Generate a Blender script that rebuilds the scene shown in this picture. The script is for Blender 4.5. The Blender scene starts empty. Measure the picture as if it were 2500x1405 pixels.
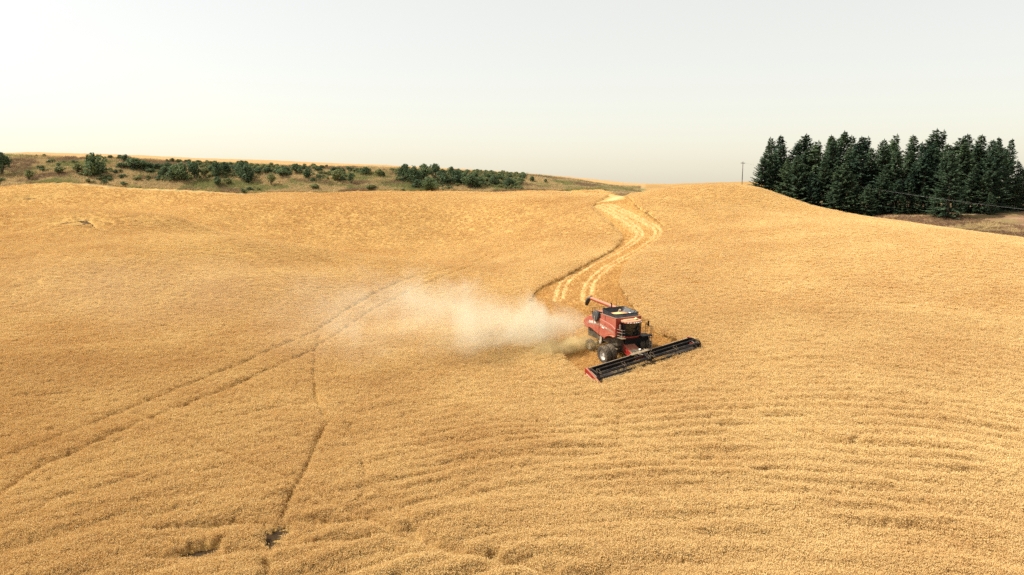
import bpy, bmesh, math, random
import numpy as np
from mathutils import Vector, Matrix

SC = bpy.context.scene
COL = SC.collection
RAD = math.radians

# ------------------------------------------------------------------ camera
EYE = 18.0                         # drone height above the datum, metres
FOC = 1667.0                       # focal length in pixels of a 2500 px wide frame
PITCH = math.atan((702.5 - 462.0) / FOC)
cam_d = bpy.data.cameras.new('camera')
cam = bpy.data.objects.new('camera', cam_d)
COL.objects.link(cam)
cam.location = (0, 0, EYE)
cam.rotation_euler = (math.pi / 2 - PITCH, 0, 0)
cam_d.sensor_width = 36.0
cam_d.lens = 36.0 * FOC / 2500.0
cam_d.clip_start = 0.5
cam_d.clip_end = 20000
SC.camera = cam

# ------------------------------------------------------------------ sky, sun, exposure
EXPOSURE = 0.63
SKY = 0.175 / 2 ** EXPOSURE
SUN_EL = RAD(50)
SUN_AZ = RAD(-84)                  # measured from straight ahead, negative to the left
world = bpy.data.worlds.new('World')
SC.world = world
world.use_nodes = True
wn = world.node_tree
wn.nodes.clear()
w_out = wn.nodes.new('ShaderNodeOutputWorld')
w_bg = wn.nodes.new('ShaderNodeBackground')
w_sky = wn.nodes.new('ShaderNodeTexSky')
w_sky.sky_type = 'NISHITA'
w_sky.sun_disc = False
w_sky.sun_elevation = SUN_EL
w_sky.sun_rotation = SUN_AZ
w_sky.altitude = 700
w_sky.air_density = 1.0
w_sky.dust_density = 4.5
w_sky.ozone_density = 0.0
w_bg.inputs['Strength'].default_value = SKY
# a thin, even veil of summer smoke lies over the whole sky
w_mix = wn.nodes.new('ShaderNodeMix')
w_mix.data_type = 'RGBA'
w_mix.inputs[0].default_value = 0.5
w_mix.inputs[7].default_value = (1.36 / 0.18, 1.25 / 0.18, 0.985 / 0.18, 1)
wn.links.new(w_sky.outputs[0], w_mix.inputs[6])
wn.links.new(w_mix.outputs[2], w_bg.inputs['Color'])
wn.links.new(w_bg.outputs[0], w_out.inputs['Surface'])

sun_d = bpy.data.lights.new('sun', 'SUN')
sun_d.energy = 5.0
sun_d.angle = RAD(0.8)
sun_d.color = (1.0, 0.93, 0.80)
sun = bpy.data.objects.new('sun', sun_d)
COL.objects.link(sun)
sdir = Vector((math.sin(SUN_AZ) * math.cos(SUN_EL), math.cos(SUN_AZ) * math.cos(SUN_EL), math.sin(SUN_EL)))
sun.rotation_euler = sdir.to_track_quat('Z', 'Y').to_euler()
sun.location = sdir * 300

SC.cycles.max_bounces = 6
SC.cycles.diffuse_bounces = 3
SC.cycles.glossy_bounces = 2
SC.cycles.transmission_bounces = 4
SC.cycles.volume_bounces = 1
SC.cycles.transparent_max_bounces = 8
SC.cycles.use_denoising = False
SC.view_settings.view_transform = 'Standard'
SC.view_settings.look = 'None'
SC.view_settings.exposure = EXPOSURE
SC.view_settings.gamma = 1.0
SC.view_settings.use_curve_mapping = False

# ------------------------------------------------------------------ helpers
RNG = np.random.default_rng(7)

def vnoise(x, y, seed=0):
    """Smooth value noise in [0, 1] on numpy arrays."""
    xi = np.floor(x).astype(np.int64); yi = np.floor(y).astype(np.int64)
    fx = x - xi; fy = y - yi
    fx = fx * fx * fx * (fx * (fx * 6 - 15) + 10); fy = fy * fy * fy * (fy * (fy * 6 - 15) + 10)
    def h(a, b):
        n = (a * 374761393 + b * 668265263 + seed * 2147483647) & 0xFFFFFFFF
        n = ((n ^ (n >> 13)) * 1274126177) & 0xFFFFFFFF
        n = ((n ^ (n >> 16)) * 2246822519) & 0xFFFFFFFF
        return ((n ^ (n >> 15)) & 0xFFFFFF) / float(0xFFFFFF)
    a = h(xi, yi); b = h(xi + 1, yi); c = h(xi, yi + 1); d = h(xi + 1, yi + 1)
    return (a * (1 - fx) + b * fx) * (1 - fy) + (c * (1 - fx) + d * fx) * fy

def fbm(x, y, seed=0, octaves=3):
    s = 0; amp = 0.5; tot = 0
    for i in range(octaves):
        s = s + amp * vnoise(x * 2 ** i, y * 2 ** i, seed + 17 * i); tot += amp; amp *= 0.5
    return s / tot

def sstep(a, b, x):
    t = np.clip((x - a) / (b - a), 0, 1)
    return t * t * (3 - 2 * t)

def grid_mesh(name, X, Y, Z, closed=False):
    """Quad sheet from 2-D arrays (rows x columns)."""
    nr, nc = X.shape
    me = bpy.data.meshes.new(name)
    co = np.stack([X, Y, Z], -1).reshape(-1, 3).astype(np.float32)
    idx = np.arange(nr * nc).reshape(nr, nc)
    a, b, c, d = idx[:-1, :-1], idx[:-1, 1:], idx[1:, 1:], idx[1:, :-1]
    q = np.stack([a, b, c, d], -1).reshape(-1, 4).astype(np.int32)
    me.vertices.add(len(co)); me.vertices.foreach_set('co', co.ravel())
    me.loops.add(q.size); me.loops.foreach_set('vertex_index', q.ravel())
    me.polygons.add(len(q))
    me.polygons.foreach_set('loop_start', np.arange(0, q.size, 4, dtype=np.int32))
    me.polygons.foreach_set('use_smooth', np.ones(len(q), dtype=bool))
    me.update(calc_edges=True)
    return me

def put_attr(me, name, kind, data):
    at = me.attributes.new(name, kind, 'POINT')
    if kind == 'FLOAT':
        at.data.foreach_set('value', np.asarray(data, dtype=np.float32).ravel())
    elif kind == 'FLOAT_VECTOR':
        at.data.foreach_set('vector', np.asarray(data, dtype=np.float32).ravel())
    else:
        d = np.asarray(data, dtype=np.float32).reshape(-1, 3)
        at.data.foreach_set('color', np.concatenate([d, np.ones((len(d), 1), np.float32)], 1).ravel())

def new_obj(name, me, mat=None, parent=None):
    o = bpy.data.objects.new(name, me)
    COL.objects.link(o)
    if mat is not None:
        me.materials.append(mat)
    if parent is not None:
        o.parent = parent
    return o

def tag(o, label=None, cat=None, group=None, kind=None):
    if label: o['label'] = label
    if cat: o['category'] = cat
    if group: o['group'] = group
    if kind: o['kind'] = kind
    return o

# ---- node helper
def material(name):
    m = bpy.data.materials.new(name)
    m.use_nodes = True
    nt = m.node_tree
    return m, nt, nt.nodes['Principled BSDF']

def nnode(nt, kind, **kw):
    n = nt.nodes.new(kind)
    for k, v in kw.items():
        if k in n.inputs: n.inputs[k].default_value = v
        else: setattr(n, k, v)
    return n

def ramp(nt, fac, stops):
    r = nt.nodes.new('ShaderNodeValToRGB')
    e = r.color_ramp.elements
    while len(e) < len(stops): e.new(0.5)
    for el, (p, c) in zip(e, stops):
        el.position = p; el.color = (*c, 1)
    nt.links.new(fac, r.inputs[0])
    return r.outputs[0]

def mixc(nt, fac, a, b, mode='MIX'):
    m = nt.nodes.new('ShaderNodeMix'); m.data_type = 'RGBA'; m.blend_type = mode
    for sock, v in ((m.inputs[0], fac), (m.inputs[6], a), (m.inputs[7], b)):
        if hasattr(v, 'links'): nt.links.new(v, sock)
        elif isinstance(v, (int, float)): sock.default_value = v
        else: sock.default_value = (*v, 1)
    return m.outputs[2]

# ------------------------------------------------------------------ the lie of the land
def ray_point(u, v, Y):
    """World point at forward distance Y along a sight line (2500 px wide frame)."""
    dx = (u - 1250.0); dy = FOC * math.cos(PITCH) + (702.5 - v) * math.sin(PITCH)
    dz = (702.5 - v) * math.cos(PITCH) - FOC * math.sin(PITCH)
    t = Y / dy
    return (dx * t, Y, EYE + dz * t)

SIGHT = [
 (-400,1405,35),(0,1405,35),(700,1405,36),(1250,1405,35),(1900,1405,33),(2500,1405,31),(2900,1405,30),
 (-400,1100,51),(0,1100,51),(700,1100,52),(1250,1100,50),(1800,1100,47),(2500,1100,43),(2900,1100,42),
 (0,900,66),(700,900,71),(1250,900,70),(1900,900,61),(2500,900,57),(2900,900,55),(-400,900,65),
 (-400,750,86),(0,750,88),(500,750,93),(700,750,97),(900,750,104),(1100,750,105),(1300,750,94),(1700,750,85),(2100,750,78),(2500,750,74),(2900,750,72),
 (-400,650,104),(0,650,106),(200,650,104),(400,650,109),(600,650,116),(800,650,128),(1000,650,143),(1120,650,143),(1250,650,133),(1400,650,119),(1800,650,106),(2200,650,95),(2500,650,88),(2900,650,84),
 (-400,560,138),(0,560,140),(400,560,146),(900,560,186),(1100,560,192),(1250,560,180),(1450,560,158),(1700,560,145),(2100,560,128),(2350,582,117),
 (750,612,134),(750,618,151),(750,598,172),(550,584,133),(550,591,151),(550,570,174),(950,637,134),(950,641,148),(950,618,168),(700,680,110),
 (200,524,150),(200,532,177),(200,514,207),(0,520,150),(0,528,177),(-400,518,150),(-400,526,177),(420,540,150),(420,547,174),(420,521,206),(0,509,207),(-400,503,207),
 (-400,482,214),(0,484,214),(500,503,202),(800,500,208),(1000,500,210),(1300,497,200),(1460,502,180),(1470,492,196),
 (1550,485,186),(1650,463,192),(1750,457,194),(1850,465,190),(1950,499,175),(2050,523,163),(2200,548,148),(2350,571,133),(2500,592,120),(2700,620,110),(2900,640,104),
 (1900,532,152),(1900,520,164),(2050,541,148),(1700,520,160),
 (1520,480,214),(1600,484,222),(1650,475,226),(1750,477,230),(1850,488,226),(1950,520,208),(2050,545,192),(2200,566,168),(2350,588,152),
 (2500,592,148),(2500,560,166),(2700,570,166),(2450,524,186),(2700,520,190),(2300,534,184),(2150,531,188),(1950,503,215),(2000,500,240),(2300,500,240),(2700,490,240),
 (1620,458,300),(1750,448,310),(1850,445,315),(1950,458,320),(2100,480,320),(2500,490,320),(2900,490,320),
 (1550,473,262),(1570,463,285),
 (-400,455,236),(0,457,236),(300,458,240),(600,474,238),(800,471,240),(1000,468,242),(1200,470,245),(1380,467,250),(1480,464,258),
 (-400,465,225),(0,466,225),(600,484,224),(1000,478,228),(1380,474,236),
 (-400,376,264),(0,382,264),(300,390,266),(600,404,268),(900,412,270),(1100,421,272),(1300,431,276),(1400,441,282),(1500,456,292),
 (-400,373,315),(0,379.5,315),(300,388,318),(600,399,320),(1000,415,325),(1300,430,330),(-400,366,385),(0,374,385),(600,390,385),(1000,407,390),(1300,425,395),(1500,444,395),(1620,458,380),
]
for u in range(-400, 3000, 300):
    sk = np.interp(u, [-400, 0, 600, 1000, 1300, 1500, 1620, 1850, 2900], [366, 374, 390, 407, 425, 444, 458, 445, 490])
    SIGHT += [(u, sk + 3, 445), (u, sk + 26, 600), (u, 482, 1100), (u, 476, 2600)]
CTRL = [ray_point(*s) for s in SIGHT]
CTRL += [(11.67, 70.2, EYE - 17.34), (19.7, 68.4, EYE - 16.72), (8.2, 62.7, EYE - 18.72), (13.9, 65.6, EYE - 17.72), (9.0, 75.6, EYE - 17.15),
         (0, 18, EYE - 22), (-15, 12, EYE - 22), (15, 12, EYE - 21), (0, 8, EYE - 22)]
CTRL = np.array(CTRL)

def warp(x, y):
    r = np.sqrt(x * x + y * y)
    return np.arctan2(x, y), np.log(np.maximum(r, 4.0))

def _phi(d2):
    return d2 * np.log(d2 + 1e-12)

_ct, _cl = warp(CTRL[:, 0], CTRL[:, 1])
_n = len(_ct)
_A = np.zeros((_n + 3, _n + 3))
_A[:_n, :_n] = _phi((_ct[:, None] - _ct) ** 2 + (_cl[:, None] - _cl) ** 2) + np.eye(_n) * 6e-5
_A[:_n, _n] = 1; _A[:_n, _n + 1] = _ct; _A[:_n, _n + 2] = _cl
_A[_n:, :_n] = _A[:_n, _n:].T
_w = np.linalg.solve(_A, np.concatenate([CTRL[:, 2], np.zeros(3)]))

def ground(x, y):
    x = np.asarray(x, float); y = np.asarray(y, float)
    th, lr = warp(x, y)
    thc = np.clip(th, -0.86, 0.86)
    flat_t, flat_l = thc.ravel(), lr.ravel()
    out = np.empty_like(flat_t)
    for i in range(0, len(flat_t), 40000):
        t = flat_t[i:i + 40000]; l = flat_l[i:i + 40000]
        k = _phi((t[:, None] - _ct) ** 2 + (l[:, None] - _cl) ** 2)
        out[i:i + 40000] = k @ _w[:_n] + _w[_n] + _w[_n + 1] * t + _w[_n + 2] * l
    return out.reshape(th.shape)

def gz(x, y):
    return float(ground(np.array([x]), np.array([y]))[0])

def hit(u, v, lift=0.0, y0=22.0, y1=420.0):
    """First point where the sight line through a pixel meets the ground raised by lift."""
    ys = np.exp(np.linspace(math.log(y0), math.log(y1), 1500))
    p = np.array(ray_point(u, v, 1.0)) - np.array([0, 0, EYE])
    xs = p[0] * ys; zs = EYE + p[2] * ys
    d = zs - (ground(xs, ys) + lift)
    k = np.where(d <= 0)[0]
    i = k[0] if len(k) else len(ys) - 1
    return np.array([xs[i], ys[i], zs[i]])

def hits(pts, lift=0.0):
    return np.array([hit(u, v, lift) for u, v in pts])

# ------------------------------------------------------------------ field limits and paths (plan view)
def interp_r(pts):
    """Polar limit r(theta) through sight points."""
    p = np.array([ray_point(*s) for s in pts])
    th, lr = warp(p[:, 0], p[:, 1])
    o = np.argsort(th)
    return th[o], np.exp(lr[o])

FIELD_EDGE = interp_r([(-900,455,236),(-400,455,236),(0,457,236),(300,458,240),(600,474,238),(800,471,240),(1000,468,242),(1200,470,245),(1380,467,250),
    (1470,465,256),(1510,472,236),(1545,480,216),(1600,475,200),(1650,463,198),(1750,457,201),(1850,465,197),(1950,499,181),(2050,523,168),(2200,548,153),(2350,571,137),(2500,592,124),(2700,620,114),(3300,640,108)])
BANK_TOP = interp_r([(-900,376,264),(-400,376,264),(0,382,264),(300,390,266),(600,404,268),(900,412,270),(1100,421,272),(1300,431,276),(1400,441,282),(1500,456,292),(1570,463,300)])
BANK_TOP = (BANK_TOP[0], BANK_TOP[1] + 1.0)
UPPER_END = RAD(10.9)             # the ploughed bank and the upper field stop about here (azimuth)

def polyd(x, y, poly, reach):
    """Distance to a polyline, inf beyond reach. Also arc length of the nearest point."""
    d = np.full(x.shape, np.inf); s = np.zeros(x.shape)
    poly = np.asarray(poly)[:, :2]
    m = (x > poly[:, 0].min() - reach) & (x < poly[:, 0].max() + reach) & (y > poly[:, 1].min() - reach) & (y < poly[:, 1].max() + reach)
    xx = x[m]; yy = y[m]
    dd = np.full(xx.shape, np.inf); ss = np.zeros(xx.shape); acc = 0
    for a, b in zip(poly[:-1], poly[1:]):
        v = b - a; L2 = max(v @ v, 1e-9); L = math.sqrt(L2)
        t = np.clip(((xx - a[0]) * v[0] + (yy - a[1]) * v[1]) / L2, 0, 1)
        e = np.hypot(xx - a[0] - t * v[0], yy - a[1] - t * v[1])
        k = e < dd
        dd[k] = e[k]; ss[k] = acc + t[k] * L; acc += L
    d[m] = dd; s[m] = ss
    return d, s

def smooth_line(p, n=6, it=3):
    """Chaikin smoothing of a polyline."""
    p = np.asarray(p, float)[:, :2]
    for _ in range(it):
        q = np.empty((2 * len(p), 2))
        q[0] = p[0]; q[-1] = p[-1]
        q[1:-1:2] = 0.75 * p[:-1] + 0.25 * p[1:]; q[2:-1:2] = 0.25 * p[:-1] + 0.75 * p[1:]
        p = q
    return p

def inside(x, y, poly):
    c = np.zeros(x.shape, bool); n = len(poly); j = n - 1
    for i in range(n):
        xi, yi = poly[i][:2]; xj, yj = poly[j][:2]
        k = ((yi > y) != (yj > y)) & (x < (xj - xi) * (y - yi) / (yj - yi + 1e-12) + xi)
        c ^= k; j = i
    return c

HX = 0.65
# combine pose (found from the picture), machine axes: x ahead, y to its left, z up
CMB_T = Vector((11.668, 70.226, EYE - 17.338))
CMB_R = Matrix(((0.44252, 0.89676, 0.00072), (-0.89647, 0.44239, -0.02507), (-0.0228, 0.01045, 0.99969)))
def cmb(x, y, z=0.0):
    return CMB_T + CMB_R @ Vector((x, y, z))

sw_l = [tuple(cmb(5.35, -6.55)[:2]), tuple(cmb(0, -6.4)[:2])]
sw_l += [tuple(h[:2]) for h in hits([(1338, 838), (1300, 790), (1291, 752), (1298, 722), (1322, 701), (1372, 681), (1440, 643), (1500, 608), (1518, 590), (1519, 577), (1508, 562), (1470, 527), (1442, 506)], 0.3)]
sw_r = [tuple(cmb(5.25, 6.55)[:2]), tuple(cmb(0, 6.5)[:2]), tuple(cmb(-3, 6.6)[:2])]
sw_r += [tuple(h[:2]) for h in hits([(1560, 765), (1535, 738), (1519, 708), (1513, 687), (1521, 656), (1554, 624), (1602, 592), (1626, 566), (1618, 547), (1587, 524), (1552, 505)], 0.3)]
far_l = [ray_point(1470, 492, 190)[:2], ray_point(1420, 470, 214)[:2], ray_point(1380, 466, 232)[:2]]
far_r = [ray_point(1535, 490, 190)[:2], ray_point(1545, 484, 204)[:2], ray_point(1500, 474, 222)[:2]]
sw_l = smooth_line(sw_l + far_l[:1], it=2)
sw_r = smooth_line(sw_r + far_r[:1], it=2)
SWATH = np.concatenate([sw_l, sw_r[::-1]])

def z6(p):
    return [(1280 + a / 3.903, 400 + b / 3.903) for a, b in p]
TR1 = smooth_line(hits(z6([(330,1300),(345,1200),(390,1120),(480,1060),(600,980),(720,930),(850,860),(980,790),(1060,730),(1105,685),(1100,650),(1040,600),(960,540),(860,480),(760,430),(690,405)])))
TR2 = smooth_line(hits(z6([(590,1300),(600,1230),(615,1150),(680,1080),(780,990),(900,930),(1050,850),(1180,770),(1265,695),(1280,645),(1240,600),(1130,550),(1040,500),(930,450),(840,410),(770,388)])))
FAR_TRACK = smooth_line([ray_point(1480, 494, 188)[:2], ray_point(1512, 486, 205)[:2], ray_point(1518, 478, 222)[:2], ray_point(1480, 470, 236)[:2], ray_point(1380, 470, 243)[:2]])

def zt(p):      # picture of the left half, 2500/1300 enlarged
    return [(a * 0.52, 500 + b * 0.52) for a, b in p]
TRAM = [  # (points, half width m, depth 0..1)
 (zt([(-60,1215),(0,1190),(100,1155),(230,1105),(370,1050),(540,980),(700,915),(870,850),(1050,780),(1200,715),(1330,660),(1450,605),(1530,560),(1620,490),(1740,420),(1880,355),(2040,320),(2180,285),(2290,232)]), 0.33, 0.82),
 (zt([(-60,1400),(60,1300),(190,1222),(330,1165),(480,1095),(640,1030),(820,955),(1000,890),(1170,815),(1330,745),(1450,690),(1560,620),(1660,545),(1760,480),(1900,410),(2060,345),(2200,295),(2350,228)]), 0.33, 0.82),
 (zt([(1505,590),(1485,650),(1476,720),(1470,800),(1480,880),(1500,950),(1535,1020)]), 0.27, 0.8),
 (zt([(1535,1022),(1505,1060),(1475,1130),(1440,1210),(1400,1290),(1345,1390)]) + [(680,1270),(662,1320),(650,1370),(650,1420)], 0.28, 0.9),
 ([(330,1008),(400,1040),(470,1075),(560,1112),(640,1145),(700,1165)], 0.22, 0.55),
 ([(732,1180),(790,1212),(850,1242),(900,1262)], 0.28, 0.7),
 ([(380,1285),(450,1279),(560,1274),(680,1270),(780,1264),(900,1262)], 0.42, 0.85),
 ([(370,1352),(440,1352),(500,1330)], 0.45, 0.8), ([(520,1350),(640,1344),(760,1325),(900,1310)], 0.4, 0.7),
 ([(1000,1290),(1060,1330),(1120,1350),(1250,1370),(1350,1400)], 0.45, 0.75), ([(900,1262),(960,1300),(1050,1330)], 0.42, 0.7),
 ([(1513,985),(1508,1040),(1512,1100)], 0.15, 0.4), ([(1140,1190),(1060,1215),(960,1235)], 0.3, 0.4),
 ([(0,1070),(60,1058),(120,1050)], 0.25, 0.5), ([(40,968),(120,966),(215,964)], 0.22, 0.4), ([(390,722),(440,724),(500,730)], 0.25, 0.4),
 ([(980,1010),(1010,1060),(1040,1100)], 0.2, 0.4), ([(850,1040),(880,1110),(890,1170),(880,1235)], 0.2, 0.45), ([(720,1050),(790,1110),(850,1160)], 0.2, 0.4), ([(900,1180),(960,1230),(1010,1290)], 0.25, 0.5), ([(560,1020),(640,1000),(760,985)], 0.2, 0.4), ([(100,1230),(250,1190),(420,1140)], 0.2, 0.35),
]
HOLES = [((490,1334), 1.45, 0.95), ((672,1288), 1.2, 0.75), ((660,1313), 0.9, 0.65), ((850,1037), 0.75, 0.4), ((1890,638), 0.6, 0.5), ((1220,1005), 0.22, 0.2), ((2090,1075), 0.7, 0.35), ((1725,1117), 0.9, 0.35), ((1860,1150), 1.0, 0.35), ((2350,1155), 0.8, 0.4), ((1200,1350), 0.7, 0.35)]
HOLES = [(hit(u, v, HX)[:2], a, b) for (u, v), a, b in HOLES]
TRAM = [(smooth_line(hits(p, HX), it=2), w, d) for p, w, d in TRAM]
LODGED = [smooth_line(hits(p, HX), it=1) for p in ([(155,540),(190,535),(230,532),(280,541)], [(180,545),(215,543),(262,548)], [(205,537),(232,548),(225,553)], [(60,482),(120,480),(165,478)])]
DRILL = (5.0, 0.0)                 # seed rows curve round this point

def drill_s(x, y):
    return np.hypot(x - DRILL[0], y - DRILL[1])

def crop_cover(x, y, inset=0.0):
    """0 = bare or cut, 1 = standing wheat; also how far tramlines and gaps press it down."""
    th, lr = warp(x, y); r = np.exp(lr)
    edge = np.interp(th, *FIELD_EDGE)
    wob = 1.5 * (vnoise(th * 160, r * 0, 5) - 0.5)
    # a cut headland follows the far edge of the field
    head = np.interp(th, [RAD(-50), RAD(-36), RAD(-15), RAD(5), RAD(8), RAD(10), RAD(17), RAD(20), RAD(26), RAD(30), RAD(40)], [3.5, 3.5, 4, 4, 5, 3, 1, 2, 6, 1, 1])
    cov = sstep(0.6, -0.6, r - (edge - head + wob))
    ins = inside(x, y, SWATH)
    d1, _ = polyd(x, y, sw_l, 2.0); d2, _ = polyd(x, y, sw_r, 2.0)
    dd = np.minimum(d1, d2); dd = np.where(np.isinf(dd), 2.0, dd)
    sgn = np.where(ins, -dd, dd) + 0.25 * (vnoise(x * 1.7, y * 1.7, 3) - 0.5)
    cov = cov * sstep(-0.15, 0.2, sgn - inset)
    df, _ = polyd(x, y, FAR_TRACK, 12.0)
    cov = cov * sstep(3.0, 4.5, np.where(np.isinf(df), 20, df))
    press = np.zeros(x.shape)
    for line, w, dep in TRAM:
        d, s = polyd(x, y, line, 2.5)
        ww = w * (0.75 + 0.6 * vnoise(s * 0.9, s * 0, 11))
        br = 0.74 + 0.26 * sstep(0.25, 0.55, vnoise(s * 0.6, s * 0 + 3.3, 12))
        press = np.maximum(press, dep * br * np.exp(-(np.where(np.isinf(d), 9, d) / ww) ** 2))
    for (hx, hy), a, b in HOLES:
        q = np.hypot((x - hx) / a, (y - hy) / b) + 0.9 * (fbm(x * 1.4, y * 1.4, 8, 2) - 0.5)
        press = np.maximum(press, sstep(1.12, 0.6, q))
    for line in LODGED:
        d, s = polyd(x, y, line, 4)
        press = np.maximum(press, 0.9 * np.exp(-(np.where(np.isinf(d), 9, d) / (1.3 * sstep(0.35, 0.75, vnoise(s * 0.45, s * 0, 21)) * (0.5 + 1.3 * vnoise(x * 0.5, y * 0.22, 22)) + 0.45)) ** 2))
    return cov, press

def swell(x, y):
    """Waves and tussocks in the top of the crop."""
    th = np.arctan2(x - DRILL[0], y - DRILL[1]); s = drill_s(x, y)
    near = sstep(75, 34, s)
    wv = fbm(s / 1.6, th * s / 8.0, 31, 2) - 0.5
    wv2 = fbm(s / 0.55, th * s / 2.0, 35, 2) - 0.5
    cl = fbm(x / 0.9, y / 0.9, 41, 2) - 0.5
    rows = np.sin(6.2832 * (s / 1.35 + 1.7 * fbm(x / 10, y / 10, 44, 2))) * sstep(0.38, 0.60, fbm(x / 7, y / 4, 45, 2)) * sstep(82, 40, s) * sstep(-22, 6, x + 0.25 * (60 - s))
    far = sstep(65, 115, s)
    return 0.17 * rows + (1 - 0.85 * far) * ((0.10 + 0.95 * near) * wv + (0.16 + 0.10 * near) * wv2 + 0.16 * cl)

# ------------------------------------------------------------------ the ground sheet
def polar_grid(th0, th1, nth, r0, r1, nr):
    T, Rr = np.meshgrid(np.linspace(th0, th1, nth), np.exp(np.linspace(math.log(r0), math.log(r1), nr)))
    return Rr * np.sin(T), Rr * np.cos(T)

def ground_colour(x, y):
    th, lr = warp(x, y); r = np.exp(lr)
    edge = np.interp(th, *FIELD_EDGE); top = np.interp(th, *BANK_TOP)
    n1 = fbm(x / 9, y / 9, 51, 4); n2 = fbm(x / 2.2, y / 2.2, 52, 3); n3 = fbm(x / 30, y / 30, 53, 3)
    straw = np.array([0.45, 0.265, 0.085]); straw_pale = np.array([0.60, 0.42, 0.20])
    c = straw * (0.85 + 0.3 * n2[..., None])
    soil = np.array([0.060, 0.038, 0.020]) * (0.7 + 0.6 * n2[..., None])
    under = (sstep(0.3, 0.7, crop_cover(x, y)[0]))[..., None]
    c = c * (1 - under) + soil * under
    # pale threshed straw and wheel marks in the cut strip
    pale = np.zeros(x.shape)
    for line, offs in ((TR1, (-0.55, 0.55)), (TR2, (-0.5, 0.5)), (FAR_TRACK, (0,))):
        d, s = polyd(x, y, line, 6)
        d = np.where(np.isinf(d), 9, d)
        brk = 0.55 + 0.45 * vnoise(s * 0.5, s * 0, 61)
        if len(offs) == 2:
            pale = np.maximum(pale, brk * np.exp(-((d - 0.62) / 0.42) ** 2))
            pale = np.maximum(pale, 0.35 * np.exp(-(d / 1.6) ** 2))
        else:
            pale = np.maximum(pale, np.exp(-(d / 2.2) ** 2))
    mid = 0.5 * (np.array(polyd(x, y, TR1, 8)[0]) + np.array(polyd(x, y, TR2, 8)[0]))
    pale = np.maximum(pale, np.where(np.isinf(mid), 0, 0.45 * sstep(3.2, 2.2, mid) * sstep(0.3, 0.6, n2) * sstep(120, 95, r)))
    ins_f = r < edge
    head = ins_f & (r > edge - 14)
    pale = np.maximum(pale, np.where(head, 0.45 * sstep(0.3, 0.7, n1), 0))
    pale = np.clip(pale * (0.6 + 0.8 * n2), 0, 1)[..., None]
    c = c * (1 - pale) + straw_pale * pale
    # the weedy bank
    dry = np.array([0.34, 0.245, 0.115]); olive = np.array([0.16, 0.165, 0.062]); brown = np.array([0.20, 0.135, 0.075])
    g = sstep(0.40, 0.62, n1)[..., None]
    bank = dry * (1 - g) + olive * g
    bb = (sstep(0.5, 0.7, n3) * 0.6)[..., None]
    bank = (bank * (1 - bb) + brown * bb) * (0.75 + 0.5 * n2[..., None])
    up = np.array([0.44, 0.275, 0.12]) * (0.9 + 0.2 * fbm(x / 40, r / 5, 55, 2)[..., None])
    rough = np.array([0.225, 0.130, 0.078]) * (1 - g) + np.array([0.20, 0.15, 0.065]) * g
    pl = (sstep(0.55, 0.72, fbm(x / 6, y / 3, 57, 3)) * 0.7)[..., None]
    rough = (rough * (1 - pl) + np.array([0.33, 0.22, 0.14]) * pl) * (0.7 + 0.6 * n2[..., None])
    farh = np.array([0.36, 0.22, 0.085]) * (0.8 + 0.4 * n1[..., None])
    out = c
    bk = sstep(-0.4, 0.4, r - edge)[..., None]
    left = (th < UPPER_END)
    beyond = np.where(left[..., None], bank, rough)
    upm = (sstep(-0.8, 0.8, r - top - 2.5 * (n1 - 0.5)) * left)[..., None]
    beyond = beyond * (1 - upm) + up * upm
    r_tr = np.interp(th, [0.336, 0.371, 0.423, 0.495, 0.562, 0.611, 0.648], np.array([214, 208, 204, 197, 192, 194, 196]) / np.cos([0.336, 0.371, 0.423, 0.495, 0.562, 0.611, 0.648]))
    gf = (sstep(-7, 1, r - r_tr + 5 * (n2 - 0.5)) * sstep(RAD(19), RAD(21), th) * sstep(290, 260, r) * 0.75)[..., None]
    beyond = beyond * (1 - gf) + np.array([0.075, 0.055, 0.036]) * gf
    fm = (sstep(262, 280, r) * (~left) * (th < RAD(21)))[..., None]
    beyond = beyond * (1 - fm) + farh * fm
    return out * (1 - bk) + beyond * bk

gm, nt, bs = material('earth_and_straw')
at = nnode(nt, 'ShaderNodeAttribute', attribute_name='tone')
tx = nnode(nt, 'ShaderNodeTexCoord')
nz = nnode(nt, 'ShaderNodeTexNoise', Scale=3.0, Detail=6.0, Roughness=0.7)
nt.links.new(tx.outputs['Object'], nz.inputs['Vector'])
nt.links.new(mixc(nt, 1.0, at.outputs['Color'], ramp(nt, nz.outputs[0], [(0.3, (0.62, 0.6, 0.56)), (0.72, (1.22, 1.24, 1.26))]), 'MULTIPLY'), bs.inputs['Base Color'])
bs.inputs['Roughness'].default_value = 1.0
bs.inputs['Specular IOR Level'].default_value = 0.1
bmp = nnode(nt, 'ShaderNodeBump', Strength=0.7, Distance=0.25)
nt.links.new(nz.outputs[0], bmp.inputs['Height'])
nt.links.new(bmp.outputs[0], bs.inputs['Normal'])

gx, gy = polar_grid(RAD(-60), RAD(60), 440, 6, 2600, 620)
gzv = ground(gx, gy)
gr = np.hypot(gx, gy)
gzv = gzv + np.where(gr > np.interp(np.arctan2(gx, gy), *FIELD_EDGE), 0.5, 0.08) * (fbm(gx / 2.5, gy / 2.5, 71, 3) - 0.5) * (gr < 500)
g_me = grid_mesh('ground', gx, gy, gzv)
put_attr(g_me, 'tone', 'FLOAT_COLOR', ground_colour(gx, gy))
tag(new_obj('ground', g_me, gm), 'rolling farmland ground of straw stubble, weedy bank and dry grass', kind='structure')

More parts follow.
